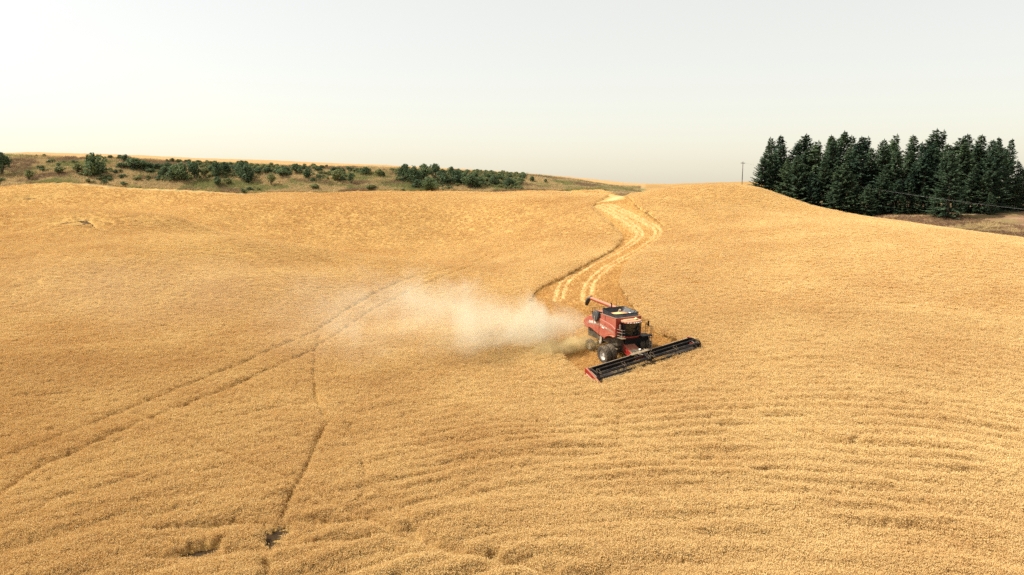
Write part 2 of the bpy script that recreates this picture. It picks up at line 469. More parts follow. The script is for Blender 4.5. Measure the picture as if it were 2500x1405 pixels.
# ------------------------------------------------------------------ standing wheat: canopy sheet and ears
def straw_material(name, a, b, rough=0.75, trans=0.25):
    m, nt, bs = material(name)
    oi = nnode(nt, 'ShaderNodeObjectInfo')
    ge = nnode(nt, 'ShaderNodeNewGeometry')
    n = nnode(nt, 'ShaderNodeTexNoise', Scale=0.11, Detail=3.0)
    nt.links.new(ge.outputs['Position'], n.inputs['Vector'])
    ad = nnode(nt, 'ShaderNodeMath', operation='MULTIPLY_ADD')
    nt.links.new(oi.outputs['Random'], ad.inputs[0]); ad.inputs[1].default_value = 0.55
    n_ = nnode(nt, 'ShaderNodeTexNoise', Scale=0.022, Detail=2.0); nt.links.new(ge.outputs['Position'], n_.inputs['Vector'])
    sm = nnode(nt, 'ShaderNodeMath', operation='ADD'); nt.links.new(n.outputs[0], sm.inputs[0]); nt.links.new(n_.outputs[0], sm.inputs[1])
    sb = nnode(nt, 'ShaderNodeMath', operation='MULTIPLY_ADD'); nt.links.new(sm.outputs[0], sb.inputs[0]); sb.inputs[1].default_value = 1.3; sb.inputs[2].default_value = -1.05
    nt.links.new(sb.outputs[0], ad.inputs[2])
    c = mixc(nt, ad.outputs[0], a, b)
    nt.links.new(c, bs.inputs['Base Color'])
    bs.inputs['Roughness'].default_value = rough
    bs.inputs['Specular IOR Level'].default_value = 0.25
    if trans:
        tr = nnode(nt, 'ShaderNodeBsdfTranslucent'); nt.links.new(c, tr.inputs['Color'])
        mx = nnode(nt, 'ShaderNodeMixShader'); mx.inputs[0].default_value = trans
        nt.links.new(bs.outputs[0], mx.inputs[1]); nt.links.new(tr.outputs[0], mx.inputs[2])
        nt.links.new(mx.outputs[0], nt.nodes['Material Output'].inputs['Surface'])
    return m

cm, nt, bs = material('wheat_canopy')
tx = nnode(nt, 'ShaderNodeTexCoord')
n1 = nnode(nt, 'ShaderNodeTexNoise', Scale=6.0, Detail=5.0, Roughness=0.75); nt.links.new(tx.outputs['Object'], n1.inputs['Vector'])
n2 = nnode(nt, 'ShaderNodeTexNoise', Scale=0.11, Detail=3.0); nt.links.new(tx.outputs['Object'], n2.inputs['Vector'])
c1 = mixc(nt, n2.outputs[0], (0.46, 0.28, 0.092), (0.54, 0.35, 0.13))  # straw tone darkened below the ears to stand in for the sheet's missing self-shadow
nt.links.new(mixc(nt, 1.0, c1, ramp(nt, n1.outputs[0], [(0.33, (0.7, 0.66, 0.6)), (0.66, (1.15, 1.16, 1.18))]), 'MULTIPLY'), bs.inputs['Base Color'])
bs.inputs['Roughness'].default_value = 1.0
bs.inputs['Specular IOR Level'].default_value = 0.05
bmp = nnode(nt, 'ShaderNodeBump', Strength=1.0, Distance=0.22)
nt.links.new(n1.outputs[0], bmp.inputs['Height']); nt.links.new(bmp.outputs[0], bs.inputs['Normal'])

def canopy_level(x, y):
    r = np.hypot(x, y)
    return 0.36 + 0.18 * sstep(45, 110, r)

cx, cy = polar_grid(RAD(-45), RAD(44), 700, 19, 325, 860)
cov, press = crop_cover(cx, cy, 0.4)
cz0 = ground(cx, cy)
sw = swell(cx, cy)
hgt = (canopy_level(cx, cy) + 0.8 * sw) * (1 - press) - 0.25 * sstep(0.72, 0.95, press)
cz = cz0 + np.where(cov > 0.02, np.maximum(hgt, -0.2) * cov, 0) - 0.12 * (1 - np.minimum(cov * 8, 1))
# keep only the part of the sheet that carries a crop
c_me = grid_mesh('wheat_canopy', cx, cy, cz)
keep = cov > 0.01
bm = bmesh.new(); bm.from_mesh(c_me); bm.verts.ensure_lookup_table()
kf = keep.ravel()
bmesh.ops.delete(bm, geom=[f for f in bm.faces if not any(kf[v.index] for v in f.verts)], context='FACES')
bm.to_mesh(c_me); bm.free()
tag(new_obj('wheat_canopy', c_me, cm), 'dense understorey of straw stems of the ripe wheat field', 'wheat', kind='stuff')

def tuft_mesh(name, rng, n=22, rad=0.2, h=0.36, ear=0.085, w=0.017, stem=0.006):
    """A handful of ripe ears on stems; z = 0 is the canopy level."""
    V = []; F = []
    for i in range(n):
        a = rng.uniform(0, 2 * math.pi); q = rad * math.sqrt(rng.uniform(0, 1))
        bx, by = q * math.cos(a), q * math.sin(a)
        lx, ly = rng.normal(0, 0.16, 2)
        hh = h * rng.uniform(0.6, 1.05)
        e = ear * rng.uniform(0.8, 1.3); ww = w * rng.uniform(0.8, 1.3)
        p0 = np.array([bx, by, -0.1]); p1 = np.array([bx + lx * hh, by + ly * hh, hh - 0.02])
        nod = np.array([lx, ly, 0]) * 1.1 + np.array([rng.normal(0, .35), rng.normal(0, .35), rng.uniform(0.15, 1.0)])
        nod /= np.linalg.norm(nod)
        b = len(V); k = rng.uniform(0, math.pi); sx, sy = stem * math.cos(k), stem * math.sin(k)
        V += [p0 - (sx, sy, 0), p0 + (sx, sy, 0), p1]; F.append((b, b + 1, b + 2))
        u = np.cross(nod, (0, 0, 1.0)); u = u / (np.linalg.norm(u) + 1e-6) if np.linalg.norm(u) > 1e-3 else np.array([1.0, 0, 0]); v = np.cross(nod, u)
        b = len(V); mid = p1 + nod * e * 0.4
        V += [p1, mid + u * ww, mid + v * ww, mid - u * ww, mid - v * ww, p1 + nod * e]
        for j in range(4):
            F += [(b, b + 1 + j, b + 1 + (j + 1) % 4), (b + 5, b + 1 + (j + 1) % 4, b + 1 + j)]
        if rng.uniform() < 0.7:      # a dry leaf
            b = len(V); z0 = hh * rng.uniform(0.3, 0.8); d = rng.normal(0, 1, 2); d /= np.linalg.norm(d); L = rng.uniform(0.08, 0.16)
            pt = p0 + (p1 - p0) * (z0 / max(hh, .1))
            V += [pt + (-d[1] * .008, d[0] * .008, 0), pt + (d[1] * .008, -d[0] * .008, 0), pt + (d[0] * L, d[1] * L, rng.uniform(-.08, .04))]
            F.append((b, b + 1, b + 2))
    me = bpy.data.meshes.new(name)
    me.from_pydata([tuple(v) for v in V], [], F)
    return me

def scatter(name, pts, rot, scl, vid, sources, label, cat=None, kind='stuff'):
    """Points carried by one mesh, dressed with the source meshes by a geometry-nodes modifier."""
    me = bpy.data.meshes.new(name)
    me.vertices.add(len(pts)); me.vertices.foreach_set('co', np.asarray(pts, np.float32).ravel())
    put_attr(me, 'turn', 'FLOAT_VECTOR', rot)
    put_attr(me, 'size', 'FLOAT_VECTOR', scl)
    a = me.attributes.new('pick', 'INT', 'POINT'); a.data.foreach_set('value', np.asarray(vid, np.int32))
    o = new_obj(name, me)
    coll = bpy.data.collections.new(name + '_sources')
    for s in sources: coll.objects.link(s)
    ng = bpy.data.node_groups.new(name + '_scatter', 'GeometryNodeTree')
    ng.interface.new_socket('Geometry', in_out='INPUT', socket_type='NodeSocketGeometry')
    ng.interface.new_socket('Geometry', in_out='OUTPUT', socket_type='NodeSocketGeometry')
    gi = ng.nodes.new('NodeGroupInput'); go = ng.nodes.new('NodeGroupOutput')
    ip = ng.nodes.new('GeometryNodeInstanceOnPoints')
    ci = ng.nodes.new('GeometryNodeCollectionInfo'); ci.inputs['Collection'].default_value = coll
    ci.inputs['Separate Children'].default_value = True; ci.inputs['Reset Children'].default_value = True
    def named(n, t):
        k = ng.nodes.new('GeometryNodeInputNamedAttribute'); k.data_type = t; k.inputs['Name'].default_value = n
        return k.outputs[0]
    e2r = ng.nodes.new('FunctionNodeEulerToRotation')
    ng.links.new(named('turn', 'FLOAT_VECTOR'), e2r.inputs[0])
    ng.links.new(gi.outputs[0], ip.inputs['Points']); ng.links.new(ci.outputs[0], ip.inputs['Instance'])
    ip.inputs['Pick Instance'].default_value = True
    ng.links.new(named('pick', 'INT'), ip.inputs['Instance Index'])
    ng.links.new(e2r.outputs[0], ip.inputs['Rotation']); ng.links.new(named('size', 'FLOAT_VECTOR'), ip.inputs['Scale'])
    ng.links.new(ip.outputs[0], go.inputs[0])
    md = o.modifiers.new('scatter', 'NODES'); md.node_group = ng
    tag(o, label, cat, kind=kind)
    return o

def source(name, me, mat):
    me.materials.append(mat)
    return bpy.data.objects.new(name, me)

ear_m = straw_material('ripe_ears', (0.71, 0.49, 0.215), (0.85, 0.68, 0.36), trans=0.42)
ears = [source('ears_%d' % i, tuft_mesh('ears_%d' % i, np.random.default_rng(100 + i), n=26), ear_m) for i in range(6)]
ears_far = [source('ears_far_%d' % i, tuft_mesh('ears_far_%d' % i, np.random.default_rng(200 + i), n=30, rad=0.36, h=0.17, ear=0.11, w=0.026, stem=0.010), ear_m) for i in range(4)]

def wheat_points(n, r0, r1, power, seed):
    """Random plants, density per area falling as r**-power, jittered along the seed rows."""
    rng = np.random.default_rng(seed)
    q = rng.uniform(0, 1, n); k = 2 - power
    r = (r0 ** k + q * (r1 ** k - r0 ** k)) ** (1 / k) if abs(k) > 1e-6 else r0 * (r1 / r0) ** q
    th = rng.uniform(RAD(-41), RAD(41), n)
    x = r * np.sin(th); y = r * np.cos(th)
    s = drill_s(x, y); a = np.arctan2(x - DRILL[0], y - DRILL[1])
    s2 = np.round(s / 0.34) * 0.34 + rng.normal(0, 0.075, n)
    x = DRILL[0] + s2 * np.sin(a); y = DRILL[1] + s2 * np.cos(a)
    cov, press = crop_cover(x, y)
    ok = (cov > 0.55) & (rng.uniform(0, 1, n) > press * 1.05)
    x, y, press = x[ok], y[ok], press[ok]
    z = ground(x, y) + np.maximum((canopy_level(x, y) + 0.8 * swell(x, y)) * (1 - press), 0.05)
    m = len(x)
    lean = 0.35 * (fbm(x / 6, y / 6, 91, 2) - 0.35)
    rot = np.stack([lean + rng.normal(0, .12, m), rng.normal(0, .12, m), rng.uniform(0, 6.283, m)], -1)
    sz = rng.uniform(0.75, 1.2, m) * (1 - 0.35 * press)
    scl = np.stack([sz, sz, sz * rng.uniform(0.8, 1.15, m)], -1)
    return np.stack([x, y, z], -1), rot, scl, rng

p, ro, sc_, rng = wheat_points(230000, 24, 85, 1.55, 1)
scatter('wheat_crop', p, ro, sc_, rng.integers(0, 6, len(p)), ears, 'ripe golden wheat standing over the near slopes of the field', 'wheat')
p, ro, sc_, rng = wheat_points(300000, 70, 305, 1.3, 2)
scatter('wheat_crop', p, ro, sc_, rng.integers(0, 4, len(p)), ears_far, 'ripe golden wheat covering the far slopes up to the bank', 'wheat')

# ------------------------------------------------------------------ stubble rows in the cut strip
stub_m = straw_material('cut_stubble', (0.56, 0.33, 0.11), (0.72, 0.49, 0.20), trans=0.3)
stubs = [source('stub_%d' % i, tuft_mesh('stub_%d' % i, np.random.default_rng(300 + i), n=10, rad=0.1, h=0.26, ear=0.02, w=0.012, stem=0.014), stub_m) for i in range(3)]
rng = np.random.default_rng(5)
lo, hi = SWATH.min(0), SWATH.max(0)
n = 110000
r = 60 * (190 / 60) ** rng.uniform(0, 1, n); th = rng.uniform(RAD(-6), RAD(18), n)
x = r * np.sin(th); y = r * np.cos(th)
s = drill_s(x, y); a = np.arctan2(x - DRILL[0], y - DRILL[1])
s2 = np.round(s / 0.34) * 0.34 + rng.normal(0, 0.03, n)
x = DRILL[0] + s2 * np.sin(a); y = DRILL[1] + s2 * np.cos(a)
ok = inside(x, y, SWATH)
for line in (TR1, TR2):
    d, _ = polyd(x, y, line, 3)
    ok &= ~((np.abs(np.where(np.isinf(d), 9, d) - 0.62) < 0.33) & (rng.uniform(0, 1, n) < 0.8))
x, y = x[ok], y[ok]; m = len(x)
rot = np.stack([rng.normal(0, .25, m), rng.normal(0, .25, m), rng.uniform(0, 6.283, m)], -1)
sz = rng.uniform(0.7, 1.2, m)
scatter('stubble', np.stack([x, y, ground(x, y) + 0.04], -1), rot, np.stack([sz] * 3, -1), rng.integers(0, 3, m), stubs, 'rows of short cut stubble left behind the combine', 'stubble')

# ------------------------------------------------------------------ mesh builder
class MB:
    def __init__(self):
        self.v = []; self.f = []
    def add(self, vs, fs):
        b = len(self.v)
        self.v += [tuple(float(c) for c in p) for p in vs]
        self.f += [tuple(b + i for i in q) for q in fs]
        return self
    def box(self, c, s, rot=None):
        hx, hy, hz = s[0] / 2, s[1] / 2, s[2] / 2
        vs = [Vector((x, y, z)) for x in (-hx, hx) for y in (-hy, hy) for z in (-hz, hz)]
        if rot is not None: vs = [rot @ p for p in vs]
        vs = [p + Vector(c) for p in vs]
        return self.add(vs, [(0, 1, 3, 2), (4, 6, 7, 5), (0, 4, 5, 1), (2, 3, 7, 6), (0, 2, 6, 4), (1, 5, 7, 3)])
    def prism(self, pts, a, b, axis='y'):
        """Polygon extruded between a and b; pts are the other two coordinates in order."""
        def mk(p, t):
            if axis == 'y': return (p[0], t, p[1])
            if axis == 'x': return (t, p[0], p[1])
            return (p[0], p[1], t)
        n = len(pts)
        vs = [mk(p, a) for p in pts] + [mk(p, b) for p in pts]
        return self.add(vs, [tuple(range(n)), tuple(range(2 * n - 1, n - 1, -1))] + [(i, i + n, (i + 1) % n + n, (i + 1) % n) for i in range(n)])
    def tube(self, path, r, n=8, cap=True):
        path = [Vector(p) for p in path]
        rs = r if isinstance(r, (list, tuple)) else [r] * len(path)
        vs = []
        for i, p in enumerate(path):
            d = (path[min(i + 1, len(path) - 1)] - path[max(i - 1, 0)]).normalized()
            u = d.cross(Vector((0, 0, 1)))
            u = u.normalized() if u.length > 1e-3 else Vector((1, 0, 0))
            w = d.cross(u)
            vs += [p + (u * math.cos(2 * math.pi * k / n) + w * math.sin(2 * math.pi * k / n)) * rs[i] for k in range(n)]
        fs = [(i * n + k, i * n + (k + 1) % n, (i + 1) * n + (k + 1) % n, (i + 1) * n + k) for i in range(len(path) - 1) for k in range(n)]
        if cap: fs += [tuple(range(n - 1, -1, -1)), tuple((len(path) - 1) * n + k for k in range(n))]
        return self.add(vs, fs)
    def lathe_y(self, prof, n=32, c=(0, 0, 0), closed=False):
        """Profile of (radius, y) turned round the y axis through c."""
        m = len(prof); vs = []
        for k in range(n):
            a = 2 * math.pi * k / n
            vs += [(c[0] + r * math.cos(a), c[1] + y, c[2] + r * math.sin(a)) for r, y in prof]
        fs = []
        for k in range(n):
            for j in range(m if closed else m - 1):
                j2 = (j + 1) % m; k2 = (k + 1) % n
                fs.append((k * m + j, k * m + j2, k2 * m + j2, k2 * m + j))
        return self.add(vs, fs)
    def mesh(self, name, smooth=None):
        me = bpy.data.meshes.new(name)
        me.from_pydata(self.v, [], self.f)
        if smooth is not None:
            bm = bmesh.new(); bm.from_mesh(me)
            bmesh.ops.recalc_face_normals(bm, faces=bm.faces)
            for f in bm.faces: f.smooth = True
            for e in bm.edges:
                if len(e.link_faces) == 2 and e.calc_face_angle(0) > RAD(smooth): e.smooth = False
            bm.to_mesh(me); bm.free()
        me.update()
        return me
    def build(self, name, mat, parent=None, smooth=None, bevel=0.0):
        o = new_obj(name, self.mesh(name, smooth), mat, parent)
        if bevel:
            md = o.modifiers.new('edge', 'BEVEL'); md.width = bevel; md.segments = 2; md.limit_method = 'ANGLE'
        return o

def empty(name, loc=(0, 0, 0)):
    o = bpy.data.objects.new(name, None)
    o.empty_display_size = 0.5
    COL.objects.link(o); o.location = loc
    return o

def leaf_material(name, a, b, trans=0.2, spread=0.5):
    m, nt, bs = material(name)
    oi = nnode(nt, 'ShaderNodeObjectInfo')
    ge = nnode(nt, 'ShaderNodeNewGeometry')
    n = nnode(nt, 'ShaderNodeTexNoise', Scale=0.7, Detail=2.0)
    nt.links.new(ge.outputs['Position'], n.inputs['Vector'])
    ad = nnode(nt, 'ShaderNodeMath', operation='MULTIPLY_ADD')
    nt.links.new(oi.outputs['Random'], ad.inputs[0]); ad.inputs[1].default_value = spread
    sb = nnode(nt, 'ShaderNodeMath', operation='MULTIPLY_ADD'); nt.links.new(n.outputs[0], sb.inputs[0]); sb.inputs[1].default_value = 1.6; sb.inputs[2].default_value = -0.55
    nt.links.new(sb.outputs[0], ad.inputs[2])
    c = mixc(nt, ad.outputs[0], a, b)
    nt.links.new(c, bs.inputs['Base Color'])
    bs.inputs['Roughness'].default_value = 0.8
    bs.inputs['Specular IOR Level'].default_value = 0.2
    tr = nnode(nt, 'ShaderNodeBsdfTranslucent'); nt.links.new(c, tr.inputs['Color'])
    mx = nnode(nt, 'ShaderNodeMixShader'); mx.inputs[0].default_value = trans
    nt.links.new(bs.outputs[0], mx.inputs[1]); nt.links.new(tr.outputs[0], mx.inputs[2])
    nt.links.new(mx.outputs[0], nt.nodes['Material Output'].inputs['Surface'])
    return m

def plain(name, col, rough=0.6, metal=0.0, spec=0.5, vary=0.0, scale=4.0):
    m, nt, bs = material(name)
    bs.inputs['Base Color'].default_value = (*col, 1)
    bs.inputs['Roughness'].default_value = rough
    bs.inputs['Metallic'].default_value = metal
    bs.inputs['Specular IOR Level'].default_value = spec
    if vary:
        tx = nnode(nt, 'ShaderNodeTexCoord'); n = nnode(nt, 'ShaderNodeTexNoise', Scale=scale, Detail=5.0)
        nt.links.new(tx.outputs['Object'], n.inputs['Vector'])
        nt.links.new(mixc(nt, n.outputs[0], [c * (1 - vary) for c in col], [min(1, c * (1 + vary)) for c in col]), bs.inputs['Base Color'])
    return m

bark = plain('bark', (0.10, 0.07, 0.05), 0.95, vary=0.4)
needle = leaf_material('fir_needles', (0.030, 0.062, 0.044), (0.090, 0.132, 0.066), 0.24, 0.8)
shrub_leaf = leaf_material('shrub_leaves', (0.058, 0.095, 0.055), (0.15, 0.20, 0.09), 0.32)  # greens paled and desaturated, putting distance haze into the leaf colour
shrub_olive = leaf_material('olive_leaves', (0.14, 0.165, 0.07), (0.26, 0.27, 0.115), 0.3)

# ------------------------------------------------------------------ conifers
def conifer(seed, h, rmax, base, ragged=0.25, width_pow=0.75):
    """Trunk-and-limb mesh and needle mesh of one fir, base at z = 0."""
    rng = np.random.default_rng(seed)
    wood = MB(); V = []; F = []
    bend = rng.normal(0, 0.012, 2)
    def axis(z): return Vector((bend[0] * z * z / h * 6, bend[1] * z * z / h * 6, z))
    wood.tube([axis(h * t) for t in (0, 0.05, 0.3, 0.6, 0.85, 1.0)], [0.021 * h, 0.016 * h, 0.012 * h, 0.008 * h, 0.004 * h, 0.001 * h], 7)
    z = base * h
    side = rng.uniform(0, 6.28)
    while z < h * 0.985:
        t = (z - base * h) / (h * (1 - base))
        prof = min(1.0, (1 - t) ** width_pow * 1.12) * (0.72 + 0.28 * min(1, t * 6 + 0.35))
        R = rmax * prof
        nb = int(rng.integers(5, 8)) if t < 0.9 else 4
        a0 = rng.uniform(0, 6.28)
        for k in range(nb):
            if rng.uniform() < ragged * 0.5: continue
            az = a0 + k * 6.283 / nb + rng.normal(0, 0.25)
            L = max(0.25, R * rng.uniform(1 - ragged * 1.3, 1 + ragged * 0.7) * (1 + 0.12 * math.cos(az - side)))
            el = RAD(38) * t - RAD(14) * (1 - t) + rng.normal(0, 0.09)
            d = Vector((math.cos(az), math.sin(az), 0)); p0 = axis(z + rng.normal(0, 0.12))
            def pt(s):
                return p0 + d * (L * s * math.cos(el)) + Vector((0, 0, L * (s * math.sin(el) - 0.30 * s * (1 - t) + 0.22 * s * s)))
            if L > 1.1 and rng.uniform() < 0.5:
                wood.add([pt(0.0) + Vector((0, 0, 0.03)), pt(0.0) - Vector((0, 0, 0.03)), pt(0.75)], [(0, 1, 2)])
            st = max(4, int(L / 0.25)); q = d.cross(Vector((0, 0, 1)))
            for i in range(st):
                s = 0.16 + 0.84 * (i + rng.uniform(0, 1)) / st
                c = pt(s); ln = (0.42 + 0.72 * (1 - s) * min(1, L / 2.4)) * rng.uniform(0.8, 1.35)
                for sg in (-1, 1):
                    e = (d * rng.uniform(0.35, 1.0) + q * sg * rng.uniform(0.5, 1.1) + Vector((0, 0, rng.uniform(-0.50, 0.22)))).normalized()
                    w = e.cross(Vector((rng.normal(0, .5), rng.normal(0, .5), 1))).normalized() * (0.15 * rng.uniform(0.8, 1.5) + 0.06 * ln)
                    b = len(V)
                    m_ = c + e * ln * 0.45 + Vector((0, 0, rng.normal(0, 0.03)))
                    V += [c, m_ + w, c + e * ln, m_ - w]
                    F.append((b, b + 1, b + 2, b + 3))
        z += (0.30 + 0.28 * (1 - t)) * rng.uniform(0.8, 1.2) * (h / 20)
    b = len(V)
    top = axis(h)
    for k in range(5):
        a = k * 1.26; V += [top + Vector((0, 0, 0.35)), top + Vector((math.cos(a) * .16, math.sin(a) * .16, -0.25)), top + Vector((math.cos(a + .6) * .1, math.sin(a + .6) * .1, -0.4))]
        F.append((len(V) - 3, len(V) - 2, len(V) - 1))
    me = bpy.data.meshes.new('crown'); me.from_pydata([tuple(v) for v in V], [], F)
    return wood.mesh('trunk'), me

FIRS = [conifer(11, 20, 4.2, 0.20), conifer(12, 20, 3.8, 0.26), conifer(13, 20, 4.6, 0.17, 0.32), conifer(14, 20, 4.0, 0.30, 0.3),       # tall, bare-legged
        conifer(21, 20, 6.4, 0.01, 0.25, 0.75), conifer(22, 20, 5.4, 0.02, 0.28, 0.85), conifer(23, 20, 6.0, 0.01, 0.3, 0.7),             # skirted to the ground
        conifer(31, 20, 5.5, 0.2, 0.6, 0.5)]                                                                                          # ragged pine
for w_, c_ in FIRS:
    w_.materials.append(bark); c_.materials.append(needle)

def plant_fir(var, x, y, h, wide, turn, label, group):
    root = empty('conifer', (x, y, gz(x, y) - 0.15))
    root.rotation_euler = (0, 0, turn); root.scale = (h / 20 * wide * 1.1, h / 20 * wide * 1.1, h / 20)
    wd, cr = FIRS[var]
    a = bpy.data.objects.new('trunk', wd); b = bpy.data.objects.new('crown', cr)
    for o in (a, b):
        COL.objects.link(o); o.parent = root
    return tag(root, label, 'conifer', group)

def front_y(u):
    return float(np.interp(u, [1840, 1900, 2000, 2150, 2300, 2420, 2520], [214, 208, 204, 197, 192, 194, 196]))

def fir_at(u, v, var, dy, wide, rng):
    Y = front_y(u) + dy
    x, y, zt_ = ray_point(u, v, Y)
    return (u, x, y, max(5.0, zt_ - gz(x, y)), var, wide, rng.uniform(0, 6.28))

rng = np.random.default_rng(77)
BACK = [(1893,335),(1911,331),(1946,329),(1979,327),(2008,325),(2028,335),(2046,329),(2066,320),(2090,329),(2106,332),(2121,333),(2144,340),(2172,327),(2200,343),(2221,352),(2245,329),(2264,315),(2284,317),(2307,343),(2329,333),(2362,326),(2394,330),(2417,342)]
MIDDLE = [(1905,352,1),(1962,362,0),(1995,356,1),(2020,372,3),(2080,357,0),(2098,366,1),(2134,360,3),(2160,356,0),(2188,368,1),(2236,356,2),(2258,362,0),(2296,360,1),(2340,356,0),(2376,360,2),(2430,350,2),(1935,348,3),(1985,342,0),(2052,346,2),(2112,348,1),(2150,372,0),(2210,366,3),(2275,346,0),(2318,352,3),(2358,348,1),(2405,356,3)]
FRONT = [(1874,352,5,1.0,2),(1862,385,4,1.0,0),(1918,384,5,1.0,0),(1950,378,6,1.0,-1),(1985,420,4,0.9,-3),(2018,382,5,1.0,0),(2052,396,4,1.1,-2),(2040,440,4,1.0,-5),(2090,412,5,1.0,-2),(2118,448,4,1.0,-4),(2150,404,5,1.1,-1),(2185,436,4,1.1,-2),(2222,420,5,1.0,0),(2262,452,4,1.1,1),
         (2328,366,6,0.95,-8),(2290,458,4,1.0,-3),(2375,400,5,1.0,-2),(2428,346,6,0.85,-3),(2449,336,5,0.9,0),(2462,338,5,0.9,3),(2424,468,4,0.9,-8),(2400,420,4,1.0,-4),(2484,430,7,1.0,0),(2500,418,7,1.1,2),(2520,460,4,1.1,0),(2478,366,5,1.05,6),(2506,392,5,1.0,5),(2530,380,5,1.0,4),
         (2075,470,4,1.2,-4),(2135,478,4,1.2,-4),(2165,466,5,1.3,-2),(2205,474,4,1.3,-3),(2240,470,5,1.2,-2),(2275,476,4,1.2,0),(2350,462,4,1.2,-1),(2460,462,4,1.2,0)]
back = [fir_at(u, v, int(rng.integers(0, 4)), rng.uniform(11, 20), rng.uniform(0.95, 1.25), rng) for u, v in BACK]
mid = [fir_at(u, v, k, rng.uniform(3, 10), rng.uniform(0.95, 1.25), rng) for u, v, k in MIDDLE]
front = [fir_at(u, v, k, dy, w, rng) for u, v, k, w, dy in FRONT]
ORD = ['first', 'second', 'third', 'fourth', 'fifth', 'sixth', 'seventh', 'eighth', 'ninth', 'tenth'] + ['%dth' % i for i in range(11, 21)] + ['21st', '22nd', '23rd', '24th', '25th', '26th', '27th', '28th', '29th', '30th', '31st', '32nd', '33rd', '34th', '35th', '36th', '37th', '38th', '39th', '40th']
for row, what, grp in ((back, 'tall dark fir in the skyline row of the grove, %s from the utility pole', 'tall firs along the top of the grove'),
                       (mid, 'bare-legged fir in the middle row of the grove, %s from the utility pole', 'firs in the middle of the grove'),
                       (front, 'bushy fir branched to the ground in the front row, %s from the utility pole', 'bushy firs along the front of the grove')):
    for i, (u, x, y, h, var, wide, turn) in enumerate(sorted(row)):
        plant_fir(var, x, y, h, wide, turn, (what % ORD[i]) if var != 7 else 'ragged open-crowned pine at the right end of the grove, %s from the utility pole' % ORD[i], grp)

# ------------------------------------------------------------------ shrubs of the bank
def shrub(seed, n=1100, lobes=7, leaf=0.22, tall=1.0):
    """Leafy shrub about 1 m wide and `tall` high per unit scale, base at z = 0."""
    rng = np.random.default_rng(seed)
    cen = []
    for i in range(lobes):
        a = rng.uniform(0, 6.28); q = rng.uniform(0.0, 0.3)
        cen.append((q * math.cos(a), q * math.sin(a), tall * rng.uniform(0.28, 0.72), rng.uniform(0.16, 0.28)))
    cen.append((0, 0, tall * 0.8, 0.16))
    V = []; F = []
    for i in range(n):
        c = cen[int(rng.integers(0, len(cen)))]
        d = Vector(rng.normal(0, 1, 3)).normalized()
        q = c[3] * rng.uniform(0.35, 1.0) ** 0.5 * rng.uniform(0.85, 1.12)
        p = Vector((c[0] + d.x * q, c[1] + d.y * q, max(0.02, c[2] + d.z * q * 1.15 * tall)))
        nrm = (d + Vector(rng.normal(0, 0.7, 3))).normalized()
        u = nrm.cross(Vector((rng.normal(), rng.normal(), rng.normal()))).normalized(); w = nrm.cross(u)
        s = leaf * 0.22 * rng.uniform(0.7, 1.4)
        b = len(V); V += [p - u * s, p + w * s * 0.6, p + u * s, p - w * s * 0.6]; F.append((b, b + 1, b + 2, b + 3))
    me = bpy.data.meshes.new('foliage'); me.from_pydata([tuple(v) for v in V], [], F)
    st = MB()
    for c in cen:
        st.tube([(0, 0, -0.05), (c[0] * 0.4, c[1] * 0.4, c[2] * 0.5), (c[0], c[1], c[2])], [0.022, 0.014, 0.004], 5)
    return st.mesh('stem'), me

def pair(seed, mat, **k):
    s, f = shrub(seed, **k); s.materials.append(bark); f.materials.append(mat); return s, f
SHRUBS = [pair(41, shrub_leaf, lobes=9), pair(42, shrub_leaf, lobes=6), pair(43, shrub_leaf, lobes=11), pair(44, shrub_leaf, lobes=7, n=900), pair(45, shrub_olive, n=800), pair(46, shrub_olive, lobes=5, n=700)]

# u, v of the foot, width px, height px, variety
SH = [(6,427,40,50,0),(70,443,24,27,4),(106,421,8,9,1),(144,426,32,18,5),(190,425,30,24,4),(226,433,58,52,2),(268,437,20,10,5),(326,414,58,26,3),(296,412,30,14,3),
 (362,414,30,16,1),(385,416,28,16,3),(408,414,26,15,1),(404,432,30,24,3),(424,442,38,34,0),(448,444,42,42,2),(476,440,36,42,0),(466,420,20,24,1),(500,432,24,22,4),(520,418,26,14,3),
 (527,434,32,36,2),(549,424,34,26,0),(575,420,22,15,1),(592,434,36,38,0),(604,447,46,40,2),(530,456,26,22,1),(558,452,26,16,5),(630,424,30,14,3),(662,453,24,28,4),(655,424,24,14,1),(690,432,36,18,3),(700,420,26,12,1),
 (724,426,32,24,0),(750,437,28,26,2),(745,416,24,10,1),(775,420,26,11,3),(802,429,14,11,5),(826,444,32,28,4),(818,420,22,11,1),(857,451,14,26,1),(861,433,12,10,0),(850,418,20,10,3),(893,427,30,18,0),(870,420,20,9,1),(927,432,24,18,4),(936,434,12,14,1),
 (770,464,34,14,5),(905,464,40,12,5),(990,442,40,38,0),(1012,450,40,40,2),(1036,446,38,42,0),(1020,462,30,22,3),(1046,467,42,32,2),(1062,440,30,36,1),(1080,452,38,36,0),(1103,436,20,26,1),(1112,452,38,34,2),(1132,452,30,28,3),(1150,461,46,32,0),(1172,459,34,26,3),(1128,432,26,14,1),(1160,436,30,13,3),(1190,438,30,12,1),(1207,454,26,24,3),(1220,440,30,10,1),(1242,458,28,22,0),(1270,444,24,8,3),(1300,446,16,14,1),(1331,448,12,10,1),(1255,452,20,14,5),(1180,446,26,14,4)]
def nth(n):
    return '%d%s' % (n, 'th' if 10 < n % 100 < 14 else {1: 'st', 2: 'nd', 3: 'rd'}.get(n % 10, 'th'))
SIZE = ['large rounded', 'broad', 'mid-sized', 'small']
order = sorted(range(len(SH)), key=lambda i: SH[i][0])
